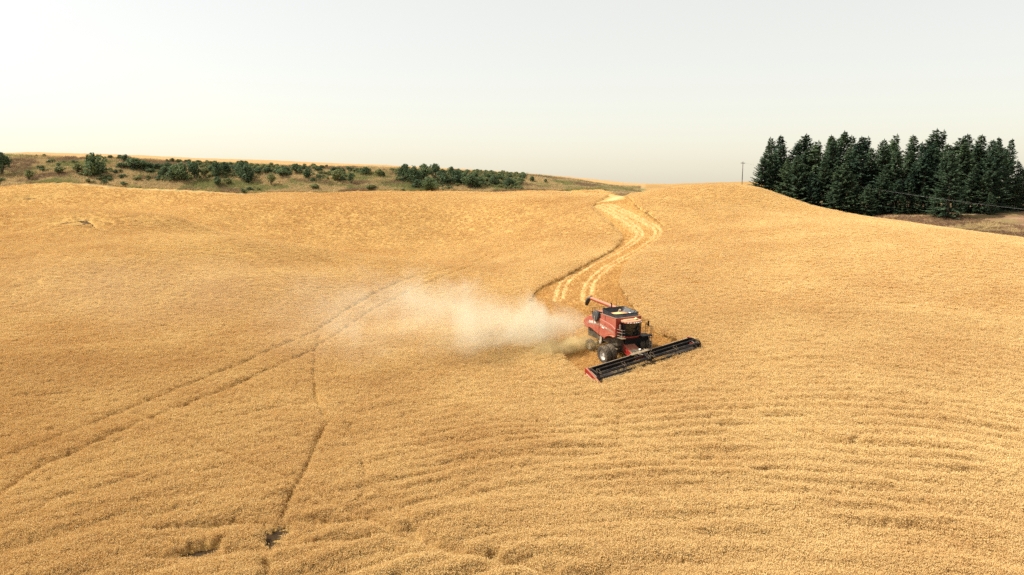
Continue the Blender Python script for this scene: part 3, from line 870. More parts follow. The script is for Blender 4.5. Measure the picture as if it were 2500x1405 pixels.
for rank, i in enumerate(order):
    u, v, wpx, hpx, k = SH[i]
    p = hit(u, v, 0.0, y0=228)
    m_px = p[1] / FOC
    root = empty('shrub', (p[0], p[1], gz(p[0], p[1]) - 0.1))
    sx = wpx * m_px * 1.22
    root.scale = (sx, sx, hpx * m_px * 1.12); root.rotation_euler = (0, 0, rng.uniform(0, 6.28))
    for nm, me in zip(('stem', 'foliage'), SHRUBS[k]):
        o = bpy.data.objects.new(nm, me); COL.objects.link(o); o.parent = root
    sz = SIZE[0] if wpx > 38 else SIZE[1] if wpx > 29 else SIZE[2] if wpx > 19 else SIZE[3]
    where = ['low on the bank', 'halfway up the bank', 'atop the bank'][0 if v > 446 else 1 if v > 428 else 2]
    n_same = sum(1 for j in order[:rank] if True) + 1
    tag(root, '%s %s shrub %s, %s of all shrubs from the left' % (sz, 'olive' if k > 3 else 'green', where, nth(n_same)), 'shrub', 'shrubs scattered over the weedy bank')

# the little tree that breaks the skyline
def small_tree():
    p = hit(308, 403, 0.0, y0=228); z0 = gz(p[0], p[1])
    root = empty('small_tree', (p[0], p[1], z0 - 0.1))
    t = MB(); t.tube([(0, 0, -0.2), (0.1, 0, 1.0), (0.05, 0.1, 2.2), (0.1, 0, 3.2)], [0.16, 0.12, 0.08, 0.03], 7)
    for a in range(6):
        d = Vector((math.cos(a * 1.1), math.sin(a * 1.1), 0.6)); t.tube([Vector((0.05, 0, 1.1 + 0.2 * a)), Vector((0.05, 0, 1.3 + 0.2 * a)) + d * 1.3], [0.05, 0.01], 5)
    t.build('trunk', bark, root)
    s, f = shrub(48, n=1300, lobes=12, leaf=0.17)
    f.materials.append(shrub_leaf)
    o = bpy.data.objects.new('crown', f); COL.objects.link(o); o.parent = root
    o.location = (0, 0, 0.95); o.scale = (4.6, 4.6, 3.2)
    tag(root, 'small round-headed tree standing against the sky above the bank', 'tree')
small_tree()
def bare_tree(u, v, h, label):
    p = hit(u, v, 0.0, y0=228)
    root = empty('bare_tree', (p[0], p[1], gz(p[0], p[1]) - 0.1))
    t = MB(); r_ = np.random.default_rng(u)
    t.tube([(0, 0, -0.2), (0.05, 0, h * 0.5), (0.1, 0.05, h)], [0.1, 0.07, 0.02], 6)
    t.build('trunk', bark, root)
    b = MB()
    for k in range(16):
        a = r_.uniform(0, 6.28); z0 = h * r_.uniform(0.25, 0.9); L = h * r_.uniform(0.2, 0.4)
        b.tube([(0.05, 0, z0), (0.05 + math.cos(a) * L * .6, math.sin(a) * L * .6, z0 + L * .45), (0.05 + math.cos(a) * L, math.sin(a) * L, z0 + L * .9)], [0.035, 0.022, 0.008], 4)
    b.build('branches', bark, root)
    tag(root, label, 'dead tree')
bare_tree(1254, 440, 2.6, 'small bare dead tree on top of the bank, the left one of two')
bare_tree(1286, 441, 3.0, 'small bare dead tree on top of the bank, the right one of two')

# ------------------------------------------------------------------ rough grass
def grass_mesh(name, seed, n=26, h=0.8, rad=0.45, w=0.035):
    rng = np.random.default_rng(seed); V = []; F = []
    for i in range(n):
        a = rng.uniform(0, 6.28); q = rad * math.sqrt(rng.uniform()); p = Vector((q * math.cos(a), q * math.sin(a), -0.05))
        ln = Vector((rng.normal(0, .3), rng.normal(0, .3), 1)) * h * rng.uniform(0.5, 1.1)
        k = rng.uniform(0, 3.14); s = Vector((math.cos(k), math.sin(k), 0)) * w * rng.uniform(.7, 1.6)
        b = len(V); V += [p - s, p + s, p + ln]; F.append((b, b + 1, b + 2))
    me = bpy.data.meshes.new(name); me.from_pydata([tuple(v) for v in V], [], F)
    return me

def tone_scatter(name, n, th0, th1, rfun, mats, pickfun, seed, label, hs):
    rng = np.random.default_rng(seed)
    th = rng.uniform(th0, th1, n); r = rfun(th, rng.uniform(0, 1, n))
    x = r * np.sin(th); y = r * np.cos(th)
    src = []
    for i, m in enumerate(mats):
        src += [source('%s_%d' % (name, 2 * i), grass_mesh('g', seed + 2 * i, h=hs), m), source('%s_%d' % (name, 2 * i + 1), grass_mesh('g', seed + 2 * i + 1, h=hs, n=18), m)]
    pick = pickfun(x, y, rng) * 2 + rng.integers(0, 2, n)
    rot = np.stack([rng.normal(0, .15, n), rng.normal(0, .15, n), rng.uniform(0, 6.28, n)], -1)
    sz = rng.uniform(0.6, 1.3, n)
    scatter(name, np.stack([x, y, ground(x, y) - 0.1], -1), rot, np.stack([sz, sz, sz], -1), pick, src, label, 'grass')

dry_m = straw_material('dry_grass', (0.44, 0.32, 0.16), (0.62, 0.48, 0.26), trans=0.35)
olive_m = straw_material('olive_grass', (0.20, 0.21, 0.085), (0.38, 0.36, 0.15), trans=0.35)
weed_m = straw_material('brown_weeds', (0.19, 0.115, 0.07), (0.34, 0.215, 0.125), trans=0.3)
bank_weed_m = straw_material('bank_weeds', (0.22, 0.15, 0.09), (0.36, 0.25, 0.145), trans=0.3)
def bank_pick(x, y, rng):
    q = fbm(x / 11, y / 7, 51, 3) + rng.normal(0, 0.07, len(x)); k = fbm(x / 14, y / 6, 59, 3) + rng.normal(0, 0.05, len(x))
    return np.where(k > 0.60, 2, np.where(q > 0.52, 1, 0)).astype(int)
tone_scatter('bank_grass', 42000, RAD(-41), RAD(10.5), lambda th, q: np.interp(th, *FIELD_EDGE) + 0.3 + q * (np.interp(th, *BANK_TOP) - np.interp(th, *FIELD_EDGE) + 1.5), [dry_m, olive_m, bank_weed_m], bank_pick, 501, 'dry grass and weeds growing over the bank behind the field', 0.9)
tone_scatter('rough_grass', 26000, RAD(10), RAD(41), lambda th, q: np.interp(th, *FIELD_EDGE) + 0.3 + q * 56, [weed_m, weed_m, dry_m], lambda x, y, rng: np.where(fbm(x / 8, y / 4, 58, 3) + rng.normal(0, .05, len(x)) > 0.64, 2, 0), 521, 'brown rough grass in the hollow below the grove', 0.55)

# low scrub that ties the shrubs of the bank together
rng = np.random.default_rng(611)
n = 5200; th = rng.uniform(RAD(-40), RAD(9), n); q = rng.uniform(0, 1, n)
e0 = np.interp(th, *FIELD_EDGE); e1 = np.interp(th, *BANK_TOP); r = e0 + 0.8 + q * (e1 - e0)
x = r * np.sin(th); y = r * np.cos(th)
want = fbm(x / 13, y / 8, 612, 3) + 0.16 * (q - 0.5) + 0.05 * sstep(RAD(-30), RAD(-18), th)
ok = (want > 0.62) & (th < RAD(1))
x, y = x[ok], y[ok]; m = len(x)
rot = np.stack([np.zeros(m), np.zeros(m), rng.uniform(0, 6.28, m)], -1); sz = rng.uniform(0.8, 2.4, m)
scatter('bank_scrub', np.stack([x, y, ground(x, y) - 0.15], -1), rot, np.stack([sz * 1.25, sz * 1.25, sz * 0.75], -1), rng.integers(0, 3, m),
        [bpy.data.objects.new('scrub_%d' % i, SHRUBS[k][1]) for i, k in enumerate((3, 4, 5))], 'low green scrub tangled between the shrubs of the bank', 'scrub')

# ------------------------------------------------------------------ utility poles and wires
wood = plain('weathered_pole', (0.13, 0.10, 0.08), 0.9, vary=0.3)
glass_i = plain('insulator', (0.25, 0.28, 0.28), 0.3)
wire_m = plain('wire', (0.16, 0.16, 0.16), 0.5)
P1 = ray_point(1814, 395, 228); P2 = ray_point(2820, 538, 150)
along = Vector((P2[0] - P1[0], P2[1] - P1[1], 0)).normalized(); across = Vector((-along.y, along.x, 0))
def utility_pole(top, label):
    g = gz(top[0], top[1])
    root = empty('utility_pole', (top[0], top[1], g))
    h = top[2] - g
    MB().tube([(0, 0, -0.5), (0.02, 0, h * 0.5), (0, 0, h)], [0.17, 0.14, 0.11], 10).build('post', wood, root, smooth=40)
    m = MB(); rot = Matrix.Rotation(math.atan2(across.y, across.x), 3, 'Z')
    m.box((0, 0, h - 0.55), (2.5, 0.11, 0.13), rot)
    arm = m.build('crossarm', wood, root)
    for s in (-1.1, -0.45, 1.1):
        i = MB(); c = across * s
        i.tube([(c.x, c.y, h - 0.48), (c.x, c.y, h - 0.40), (c.x, c.y, h - 0.30), (c.x, c.y, h - 0.26)], [0.02, 0.055, 0.06, 0.02], 8)
        i.build('insulator', glass_i, arm)
    return tag(root, label, 'utility pole')
utility_pole(P1, 'wooden utility pole with a single crossarm on the hilltop left of the grove')
utility_pole(P2, 'wooden utility pole in the hollow beyond the end of the field')
for s, lab in ((-1.1, 'overhead power wire on the near end of the pole crossarm'), (-0.45, 'overhead power wire beside the pole top'), (1.1, 'overhead power wire on the far end of the pole crossarm')):
    a = Vector(P1) + across * s + Vector((0, 0, -0.26)); b = Vector(P2) + across * s + Vector((0, 0, -0.26))
    path = [a.lerp(b, t) - Vector((0, 0, 4 * 2.2 * t * (1 - t))) for t in np.linspace(0, 1, 33)]
    tag(MB().tube(path, 0.007, 5).build('overhead_wire', wire_m, smooth=80), lab, 'wire', 'power wires strung in front of the grove')

# ------------------------------------------------------------------ the combine harvester
def paint(name, col, rough=0.35, dust=0.35, dust_col=(0.50, 0.35, 0.19), spec=0.5):
    """Painted sheet metal with harvest dust settled on it, thickest on faces that look up."""
    m, nt, bs = material(name)
    bs.inputs['Specular IOR Level'].default_value = spec
    ge = nnode(nt, 'ShaderNodeNewGeometry'); tx = nnode(nt, 'ShaderNodeTexCoord')
    n = nnode(nt, 'ShaderNodeTexNoise', Scale=1.6, Detail=6.0, Roughness=0.65); nt.links.new(tx.outputs['Object'], n.inputs['Vector'])
    sp = nnode(nt, 'ShaderNodeSeparateXYZ'); nt.links.new(ge.outputs['Normal'], sp.inputs[0])
    a = nnode(nt, 'ShaderNodeMath', operation='MULTIPLY_ADD'); nt.links.new(sp.outputs[2], a.inputs[0]); a.inputs[1].default_value = 0.30; a.inputs[2].default_value = dust - 0.30
    b = nnode(nt, 'ShaderNodeMath', operation='MULTIPLY_ADD', use_clamp=True); nt.links.new(n.outputs[0], b.inputs[0]); b.inputs[1].default_value = 0.55
    nt.links.new(a.outputs[0], b.inputs[2])
    nt.links.new(mixc(nt, b.outputs[0], col, dust_col), bs.inputs['Base Color'])
    r = nnode(nt, 'ShaderNodeMath', operation='MULTIPLY_ADD'); nt.links.new(b.outputs[0], r.inputs[0]); r.inputs[1].default_value = 0.6; r.inputs[2].default_value = rough
    nt.links.new(r.outputs[0], bs.inputs['Roughness'])
    return m

RED = paint('red_paint', (0.25, 0.007, 0.009), 0.32, 0.10)
RED_DUSTY = paint('dusty_red_paint', (0.26, 0.008, 0.010), 0.4, 0.26, (0.50, 0.31, 0.17))
ROOF = paint('cab_roof_paint', (0.34, 0.009, 0.013), 0.3, 0.42)
BLACK = paint('black_paint', (0.006, 0.006, 0.008), 0.5, -0.2, spec=0.25)
DARK = paint('dark_chassis', (0.014, 0.013, 0.013), 0.6, 0.12)
GREY = paint('grey_steel', (0.23, 0.22, 0.21), 0.45, 0.25)
TYRE = paint('tyre_rubber', (0.018, 0.017, 0.016), 0.8, 0.24, (0.26, 0.19, 0.12))
RIM = plain('rim_paint', (0.52, 0.50, 0.47), 0.5, 0.2, vary=0.15)
GLASS = plain('cab_glass', (0.006, 0.007, 0.008), 0.06, 0.0, 0.6)
WHITE = plain('white_mark', (0.78, 0.76, 0.72), 0.5)
LAMP = plain('lamp_lens', (0.85, 0.84, 0.80), 0.2)
BAND = paint('grey_band', (0.20, 0.10, 0.085), 0.5, 0.30, (0.45, 0.32, 0.20))
EXT = paint('tank_liner', (0.020, 0.025, 0.033), 0.42, -0.05, (0.26, 0.25, 0.23), 0.25)
DOME = plain('receiver_dome', (0.72, 0.68, 0.30), 0.4)
BELT = paint('draper_belt', (0.006, 0.008, 0.014), 0.6, -0.2, spec=0.25)

CH = empty('combine_harvester')
CH.matrix_world = Matrix.Translation(CMB_T) @ CMB_R.to_4x4()
tag(CH, 'red combine harvester with wide black header cutting the wheat, dust trailing behind', 'combine harvester')
SLOPE = 0.137                       # the ground tilts across the machine; axles and header follow it
def gnd(y): return -0.10 + SLOPE * y

# chassis and threshing body
m = MB()
m.box((-1.9, 0, 1.95), (5.6, 2.7, 1.3)).box((-0.2, 0, 1.25), (2.4, 1.6, 1.0)).box((-4.2, 0, 2.45), (1.2, 2.6, 0.9))
m.prism([(-5.0, 2.35), (-4.2, 1.55), (-3.2, 1.55), (-3.2, 2.4)], -1.2, 1.2)
m.build('chassis', DARK, CH, bevel=0.04)
m = MB(); m.prism([(-5.12, 2.5), (-5.06, 3.05), (-4.6, 3.36), (-3.5, 3.62), (-3.5, 2.4), (-4.6, 2.2)], -1.5, 1.5)
m.build('rear_hood', RED_DUSTY, CH, bevel=0.09)

# side panels: a rear and a front one on each flank
rear = [(-5.16, 2.75), (-5.10, 3.03), (-4.62, 3.37), (-4.02, 3.70), (-3.2, 3.76), (-2.09, 3.68), (-2.11, 1.92), (-3.29, 2.25), (-3.84, 2.37), (-4.51, 2.27), (-4.97, 2.42)]
frnt = [(-2.04, 3.675), (-1.11, 3.59), (-0.3, 3.49), (0.32, 3.37), (0.88, 3.13), (0.91, 2.38), (0.45, 2.44), (0.0, 2.38), (-0.38, 2.27), (-0.68, 2.08), (-0.92, 1.84), (-1.2, 1.80), (-2.06, 1.91)]
for sg in (-1, 1):
    for nm, poly in (('rear_side_panel', rear), ('front_side_panel', frnt)):
        MB().prism(poly, sg * 1.50, sg * 1.66).build(nm, RED_DUSTY, CH, bevel=0.05)
    t = MB(); t.tube([(x, sg * 1.63, z + 0.02) for x, z in [(-3.2, 3.77), (-2.09, 3.69), (-1.11, 3.60), (-0.3, 3.5), (0.32, 3.38), (0.88, 3.14)]], 0.045, 6)
    t.build('panel_ridge', RED, CH, smooth=60)
    f = MB(); arc = [(0.86, 2.36), (0.45, 2.42), (0.0, 2.36), (-0.38, 2.25), (-0.68, 2.06), (-0.92, 1.82)]
    f.prism(arc + [(x, z - 0.09) for x, z in arc[::-1]], sg * 1.55, sg * 1.86)
    f.build('wheel_arch', RED_DUSTY, CH, bevel=0.02)
# livery band and lettering on the flank that shows
MB().prism([(-4.35, 3.02), (-2.12, 3.22), (-2.12, 2.98), (-4.2, 2.78)], -1.664, -1.668).build('livery_band', BAND, CH)
MB().prism([(-2.02, 3.22), (0.55, 2.86), (0.72, 2.66), (-2.02, 2.98)], -1.664, -1.668).build('livery_band', BAND, CH)
def lettering(text, x, z, size, tilt, mat, name='lettering'):
    cu = bpy.data.curves.new(name, 'FONT'); cu.body = text; cu.size = size; cu.extrude = 0.003; cu.offset = size * 0.02
    tmp = bpy.data.objects.new(name, cu); COL.objects.link(tmp)
    dg = bpy.context.evaluated_depsgraph_get()
    me = bpy.data.meshes.new_from_object(tmp.evaluated_get(dg))
    bpy.data.objects.remove(tmp)
    me.materials.clear()
    o = new_obj(name, me, mat, CH)
    o.matrix_local = Matrix.Translation((x, -1.673, z)) @ Matrix.Rotation(tilt, 4, 'Y') @ Matrix.Rotation(math.pi / 2, 4, 'X')
    return o
lettering('CASE', -4.02, 2.93, 0.34, RAD(-5), WHITE)
lettering('IH', -3.02, 3.02, 0.34, RAD(-5), WHITE)
lettering('AXIAL-FLOW', -1.85, 3.02, 0.22, RAD(8), plain('faded_mark', (0.60, 0.50, 0.42), 0.6))
MB().box((-1.35, -1.672, 2.86), (0.42, 0.008, 0.09), Matrix.Rotation(RAD(8), 3, 'Y')).build('livery_mark', WHITE, CH)
# seams, latches and lower shields under the panel
for x in (-1.0,):
    MB().box((x, -1.612, 3.95), (0.025, 0.02, 0.6)).build('panel_seam', DARK, CH)
for x, z in ((-1.9, 3.42), (-0.95, 3.30), (0.3, 3.05)):
    MB().box((x, -1.676, z), (0.09, 0.02, 0.05)).build('latch', DARK, CH)
MB().prism([(-2.1, 1.9), (-1.75, 1.85), (-1.8, 1.05), (-2.0, 0.95), (-2.2, 1.1)], -1.42, -1.5).build('drive_shield', GREY, CH, bevel=0.02)
MB().lathe_y([(0.0, -0.03), (0.16, -0.03), (0.2, 0.0), (0.2, 0.05)], 18, (-1.98, -1.56, 1.12)).build('drive_pulley', GREY, CH, smooth=40)

# engine bay and rotary screen
m = MB(); m.prism([(-3.65, 3.6), (-3.5, 4.15), (-2.9, 4.45), (-1.95, 4.35), (-1.95, 3.5)], -1.38, 1.15)
m.build('engine_hood', RED, CH, bevel=0.05)
MB().box((-2.55, -1.45, 3.92), (1.05, 0.14, 0.95)).build('screen_recess', BLACK, CH, bevel=0.02)
s = MB(); s.lathe_y([(0.0, -0.32), (0.50, -0.30), (0.56, -0.24), (0.56, 0.0)], 36, (-2.62, -1.58, 3.9))
sc_o = s.build('rotary_screen', plain('screen_mesh', (0.045, 0.045, 0.047), 0.7, vary=0.35, scale=30), CH, smooth=35)
MB().box((-2.60, -1.925, 3.66), (0.10, 0.05, 0.50)).build('suction_arm', GREY, sc_o, bevel=0.015)
MB().tube([(-3.05, 0.55, 4.3), (-3.05, 0.55, 4.85), (-3.15, 0.55, 5.0)], 0.075, 10).build('exhaust_pipe', BLACK, CH, smooth=50)
MB().tube([(-2.3, -0.95, 4.35), (-2.3, -0.95, 4.62), (-2.3, -0.95, 4.66), (-2.3, -0.95, 4.78)], [0.05, 0.05, 0.11, 0.11], 10).build('air_intake', BLACK, CH, smooth=50)

# railings of the engine deck
t = MB(); R_ = 0.022
for y0 in (-0.9, 0.9):
    t.tube([(-5.05, y0, 3.35), (-5.05, y0, 4.25), (-3.7, y0, 4.45), (-3.3, y0, 4.45)], R_, 5)
t.tube([(-5.05, -0.9, 4.25), (-5.05, 0.9, 4.25)], R_, 5); t.tube([(-5.05, -0.9, 3.8), (-5.05, 0.9, 3.8)], R_, 5)
for x in (-4.55, -4.0): t.tube([(x, -0.9, 3.5), (x, -0.9, 4.34)], R_, 5)
for y in (-0.3, 0.3): t.tube([(-5.05, y, 3.35), (-5.05, y, 4.25)], R_, 5)
t.build('deck_railing', DARK, CH)
t = MB(); t.tube([(-2.7, 0.9, 4.35), (-2.62, 0.9, 5.3), (-2.05, 0.9, 5.3), (-2.1, 0.9, 4.4)], R_, 5); t.tube([(-2.66, 0.9, 4.85), (-2.07, 0.9, 4.85)], R_, 5)
t.build('grab_frame', DARK, CH)
MB().box((-5.05, -0.62, 3.72), (0.05, 0.10, 0.36)).build('tail_lamp', DARK, CH)

# grain tank, flared extension, bubble-up auger
m = MB(); m.box((-0.53, 0, 3.72), (2.82, 3.2, 1.1))
tank = m.build('grain_tank', RED_DUSTY, CH, bevel=0.04)
MB().box((-0.53, -1.605, 4.27), (2.84, 0.05, 0.05)).build('tank_trim', BAND, tank)
def ring(pts, rad):
    """Rounded quadrilateral, four points per corner."""
    out = []; n = len(pts)
    for i in range(n):
        p = Vector(pts[i]); a = Vector(pts[i - 1]); b = Vector(pts[(i + 1) % n])
        da = (a - p).normalized() * rad; db = (b - p).normalized() * rad
        for t_ in (0, 0.33, 0.67, 1):
            out.append(p + da * (1 - t_) ** 2 + db * t_ ** 2)
    return out
lo_ = ring([(0.80, -1.50, 4.24), (0.80, 1.30, 4.24), (-1.90, 1.15, 4.24), (-1.90, -1.45, 4.24)], 0.30)
hi_ = ring([(0.52, -1.56, 4.60), (0.52, 1.62, 4.56), (-2.12, 1.55, 4.76), (-2.12, -1.42, 4.74)], 0.42)
def wall_ring(a, b, th=0.035):
    n = len(a); c = Vector((-0.6, 0, 0)); vs = []
    for p in a + b: vs.append(p)
    for p in a + b:
        q = Vector((p.x - c.x, p.y, 0)); vs.append(p - q.normalized() * th)
    fs = []
    for i in range(n):
        j = (i + 1) % n
        fs += [(i, j, n + j, n + i), (2 * n + j, 2 * n + i, 3 * n + i, 3 * n + j), (n + i, n + j, 3 * n + j, 3 * n + i)]
    return vs, fs
e = MB(); e.add(*wall_ring(lo_, hi_)); ext = e.build('tank_extension', EXT, CH, smooth=40)
rim_t = MB(); rim_t.tube(hi_ + [hi_[0]], 0.035, 6); rim_t.build('extension_rim', BLACK, ext, smooth=60)
for k in range(4):                    # stiffening ribs inside the far panel
    x0 = 0.42 - 0.62 * k
    MB().box((x0, 1.36, 4.42), (0.06, 0.42, 0.05), Matrix.Rotation(RAD(45), 3, 'X')).build('stiffening_rib', BLACK, ext)
MB().tube([(-1.25, 0.25, 4.25), (-0.95, 0.15, 4.62), (-0.88, 0.12, 4.72)], [0.17, 0.13, 0.11], 12).build('bubble_up_auger', GREY, ext, smooth=50)
MB().box((-0.25, 0.95, 4.45), (0.35, 0.08, 0.06)).build('level_sensor', WHITE, ext)

# cab
def plan(half, front, rear, bulge, n=9):
    out = [(rear, -half)]
    for i in range(n):
        a = -1 + 2 * i / (n - 1)
        out.append((front + bulge * (1 - a * a), a * half))
    return out + [(rear, half)]
def loft(lo, hi, z0, z1):
    n = len(lo)
    return [(x, y, z0) for x, y in lo] + [(x, y, z1) for x, y in hi], [tuple(range(n - 1, -1, -1)), tuple(range(n, 2 * n))] + [(i, (i + 1) % n, n + (i + 1) % n, n + i) for i in range(n)]
cab = MB().add(*loft(plan(0.86, 1.55, 0.89, 0.32), plan(0.98, 1.72, 0.89, 0.36), 2.42, 3.86)).build('cab', BLACK, CH, smooth=30)
g = MB()
lo, hi = plan(0.875, 1.57, 0.98, 0.325), plan(0.985, 1.73, 0.98, 0.362)
for i in range(1, len(lo) - 2):
    a, b, c_, d = lo[i], lo[i + 1], hi[i + 1], hi[i]
    g.add([(a[0] + .012, a[1], 2.50), (b[0] + .012, b[1], 2.50), (c_[0] + .012, c_[1], 3.80), (d[0] + .012, d[1], 3.80)], [(0, 1, 2, 3)])
g.build('windscreen', GLASS, cab, smooth=80)
for sg in (-1, 1):
    MB().add([(0.98, sg * 0.878, 2.55), (1.52, sg * 0.875, 2.55), (1.66, sg * 0.99, 3.78), (0.98, sg * 0.992, 3.78)], [(0, 1, 2, 3)]).build('side_window', GLASS, cab)
    MB().tube([(1.56, sg * 0.885, 2.46), (1.73, sg * 1.0, 3.85)], 0.035, 6).build('corner_post', BLACK, cab)
roof = MB().add(*loft(plan(1.08, 1.78, 0.86, 0.42), plan(1.04, 1.72, 0.86, 0.40), 3.86, 4.08)).build('cab_roof', ROOF, cab, bevel=0.05)
MB().box((1.25, 0.0, 4.095), (0.62, 1.5, 0.06)).build('roof_hatch', ROOF, cab, bevel=0.02)
for y in (-0.82, -0.58, -0.22, 0.05, 0.32, 0.72):
    xx = 1.78 + 0.42 * (1 - (y / 1.08) ** 2) + 0.01
    MB().box((xx, y, 3.93), (0.05, 0.16, 0.09)).build('work_lamp', LAMP, roof, bevel=0.015)
d_ = MB(); d_.tube([(1.55, 0.42, 4.06), (1.55, 0.42, 4.14)], 0.14, 14); gps = d_.build('receiver_base', BLACK, roof, smooth=40)
d_ = MB(); d_.tube([(1.55, 0.42, 4.14), (1.55, 0.42, 4.22), (1.55, 0.42, 4.28), (1.55, 0.42, 4.31)], [0.15, 0.15, 0.11, 0.02], 14); d_.build('receiver_dome', DOME, roof, smooth=60)
MB().add(*loft(plan(0.95, 1.50, 0.6, 0.36), plan(0.95, 1.56, 0.6, 0.40), 2.26, 2.42)).build('cab_sill', RED, cab, bevel=0.03)
# front of the body beside the cab
MB().box((0.84, -1.26, 3.35), (0.10, 0.66, 1.85)).build('front_corner_panel', RED, CH, bevel=0.02)
MB().box((0.84, 1.26, 3.35), (0.10, 0.66, 1.85)).build('front_corner_panel', RED, CH, bevel=0.02)

# mirrors, hand rails, platform and ladder
t = MB(); t.tube([(1.70, 1.0, 3.98), (1.75, 1.85, 3.98), (1.75, 1.85, 3.90)], 0.03, 6); ma = t.build('mirror_arm', BLACK, CH)
MB().box((1.75, 1.86, 3.60), (0.09, 0.20, 0.52)).build('mirror', BLACK, ma, bevel=0.02)
t = MB(); t.tube([(1.55, -1.0, 3.95), (1.62, -1.58, 3.92), (1.62, -1.58, 3.80)], 0.025, 6); ma = t.build('mirror_arm', BLACK, CH)
MB().box((1.62, -1.58, 3.55), (0.07, 0.16, 0.46)).build('mirror', GREY, ma, bevel=0.02)
t = MB()
for z in (3.15, 2.85, 2.52): t.tube([(0.92, -1.48, z), (1.55, -1.28, z - 0.03), (1.62, -0.95, z - 0.05)], 0.022, 5)
t.tube([(1.55, -1.28, 2.3), (1.55, -1.28, 3.14)], 0.022, 5)
t.build('hand_rail', GREY, CH)
MB().box((1.45, -1.25, 2.28), (0.9, 0.55, 0.06)).build('catwalk', DARK, CH, bevel=0.01)
MB().box((1.30, 1.62, 2.30), (1.2, 1.30, 0.10)).build('platform', BLACK, CH, bevel=0.02)
t = MB()
for x, y in ((1.88, 1.08), (1.88, 1.62), (1.88, 2.2), (0.8, 2.24)):
    t.tube([(x, y, 2.3), (x, y, 3.32)], 0.022, 5)
for z in (3.32, 2.85): t.tube([(1.88, 1.08, z), (1.88, 2.2, z), (0.8, 2.24, z)], 0.022, 5)
t.tube([(1.62, 2.28, 2.3), (1.62, 2.30, 3.4), (1.80, 2.42, 3.1), (1.85, 2.46, 2.0)], 0.022, 5)
t.tube([(1.88, 1.3, 2.85), (1.88, 1.45, 3.32)], 0.022, 5)
t.build('platform_rail', DARK, CH)
t = MB(); g2 = gnd(2.4)
for dx in (0.0, 0.42): t.box((1.35 + dx, 2.36, (2.3 + g2 + 0.5) / 2), (0.05, 0.09, 2.3 - g2 - 0.5))
lad = t.build('ladder', GREY, CH)
for k in range(5):
    MB().box((1.56, 2.36, g2 + 0.62 + 0.38 * k), (0.40, 0.16, 0.035)).build('ladder_step', DARK, lad)

# axle and wheels
AX = Matrix.Rotation(math.atan(SLOPE), 4, 'X')
m = MB(); m.box((0.42, 0, 0.98), (0.5, 3.4, 0.42))
o = m.build('front_axle', DARK, CH, bevel=0.04); o.matrix_local = Matrix.Translation((0, 0, -0.10)) @ AX
MB().box((0.95, 0.9, 1.65), (0.5, 3.0, 1.1)).build('axle_shield', BLACK, CH, bevel=0.05)
def wheel(name, x, y, rad, wid, rim_r, lugs):
    t = MB(); h = wid / 2; out = -1 if y < 0 else 1
    t.lathe_y([(rim_r, -h * 0.80), (rim_r + 0.06, -h * 0.95), (rad * 0.80, -h), (rad * 0.92, -h * 0.94), (rad * 0.955, -h * 0.75), (rad * 0.965, 0), (rad * 0.955, h * 0.75), (rad * 0.92, h * 0.94), (rad * 0.80, h), (rim_r + 0.06, h * 0.95), (rim_r, h * 0.80)], 44)
    for k in range(lugs):
        for sg in (-1, 1):
            a0 = 2 * math.pi * (k + (0.5 if sg > 0 else 0)) / lugs
            L = [(0.02, 0.0), (0.30, 0.16), (0.62, 0.30), (1.0, 0.42)]
            top = []; bot = []
            for q, da in L:
                for w_, arr in ((-0.055, top), (0.055, bot)):
                    a = a0 - da * (0.62 * wid / rad) * 1.5 + w_ / rad * 1.0
                    rr = rad * (1.0 - 0.05 * (q > 0.9))
                    arr.append(((math.cos(a) * rr, sg * q * h * 1.0, math.sin(a) * rr), (math.cos(a) * rad * 0.93, sg * q * h * 1.0, math.sin(a) * rad * 0.93)))
            vs = []; fs = []
            for i in range(len(L)): vs += [top[i][0], bot[i][0], bot[i][1], top[i][1]]
            for i in range(len(L) - 1):
                b = 4 * i
                for j in range(4): fs.append((b + j, b + (j + 1) % 4, b + 4 + (j + 1) % 4, b + 4 + j))
            fs += [(0, 1, 2, 3), tuple(4 * (len(L) - 1) + j for j in (3, 2, 1, 0))]
            t.add(vs, fs)
    o = t.build(name, TYRE, CH, smooth=32)
    o.matrix_local = Matrix.Translation((0, 0, -0.10)) @ AX @ Matrix.Translation((x, y, rad - 0.03))
    r = MB(); c = out * h
    r.lathe_y([(rim_r + 0.03, c * 0.92), (rim_r + 0.03, c * 0.70), (rim_r - 0.03, c * 0.62), (rim_r - 0.06, c * 0.2), (rim_r * 0.55, c * 0.05), (rim_r * 0.30, c * 0.10), (rim_r * 0.28, c * 0.45), (0.02, c * 0.47)], 36)
    r.lathe_y([(rim_r + 0.03, -c * 0.92), (rim_r - 0.04, -c * 0.6), (rim_r - 0.06, c * 0.18)], 36)
    ri = r.build('rim', RIM, o, smooth=35)
    b_ = MB()
    for k in range(10):
        a = 2 * math.pi * k / 10
        b_.tube([(math.cos(a) * rim_r * .42, c * 0.04, math.sin(a) * rim_r * .42), (math.cos(a) * rim_r * .42, c * 0.14, math.sin(a) * rim_r * .42)], 0.022, 6)
    b_.build('wheel_bolts', GREY, o)
    return o
for y in (-2.50, -1.80, 1.80, 2.50): wheel('front_wheel', 0.42, y, 0.96, 0.60, 0.52, 20)
for y in (-1.55, 1.55): wheel('rear_wheel', -3.75, y, 0.72, 0.55, 0.36, 16)
m = MB(); m.box((-3.75, 0, 0.72), (0.3, 2.8, 0.3)); o = m.build('rear_axle', DARK, CH); o.matrix_local = Matrix.Translation((0, 0, -0.10)) @ AX

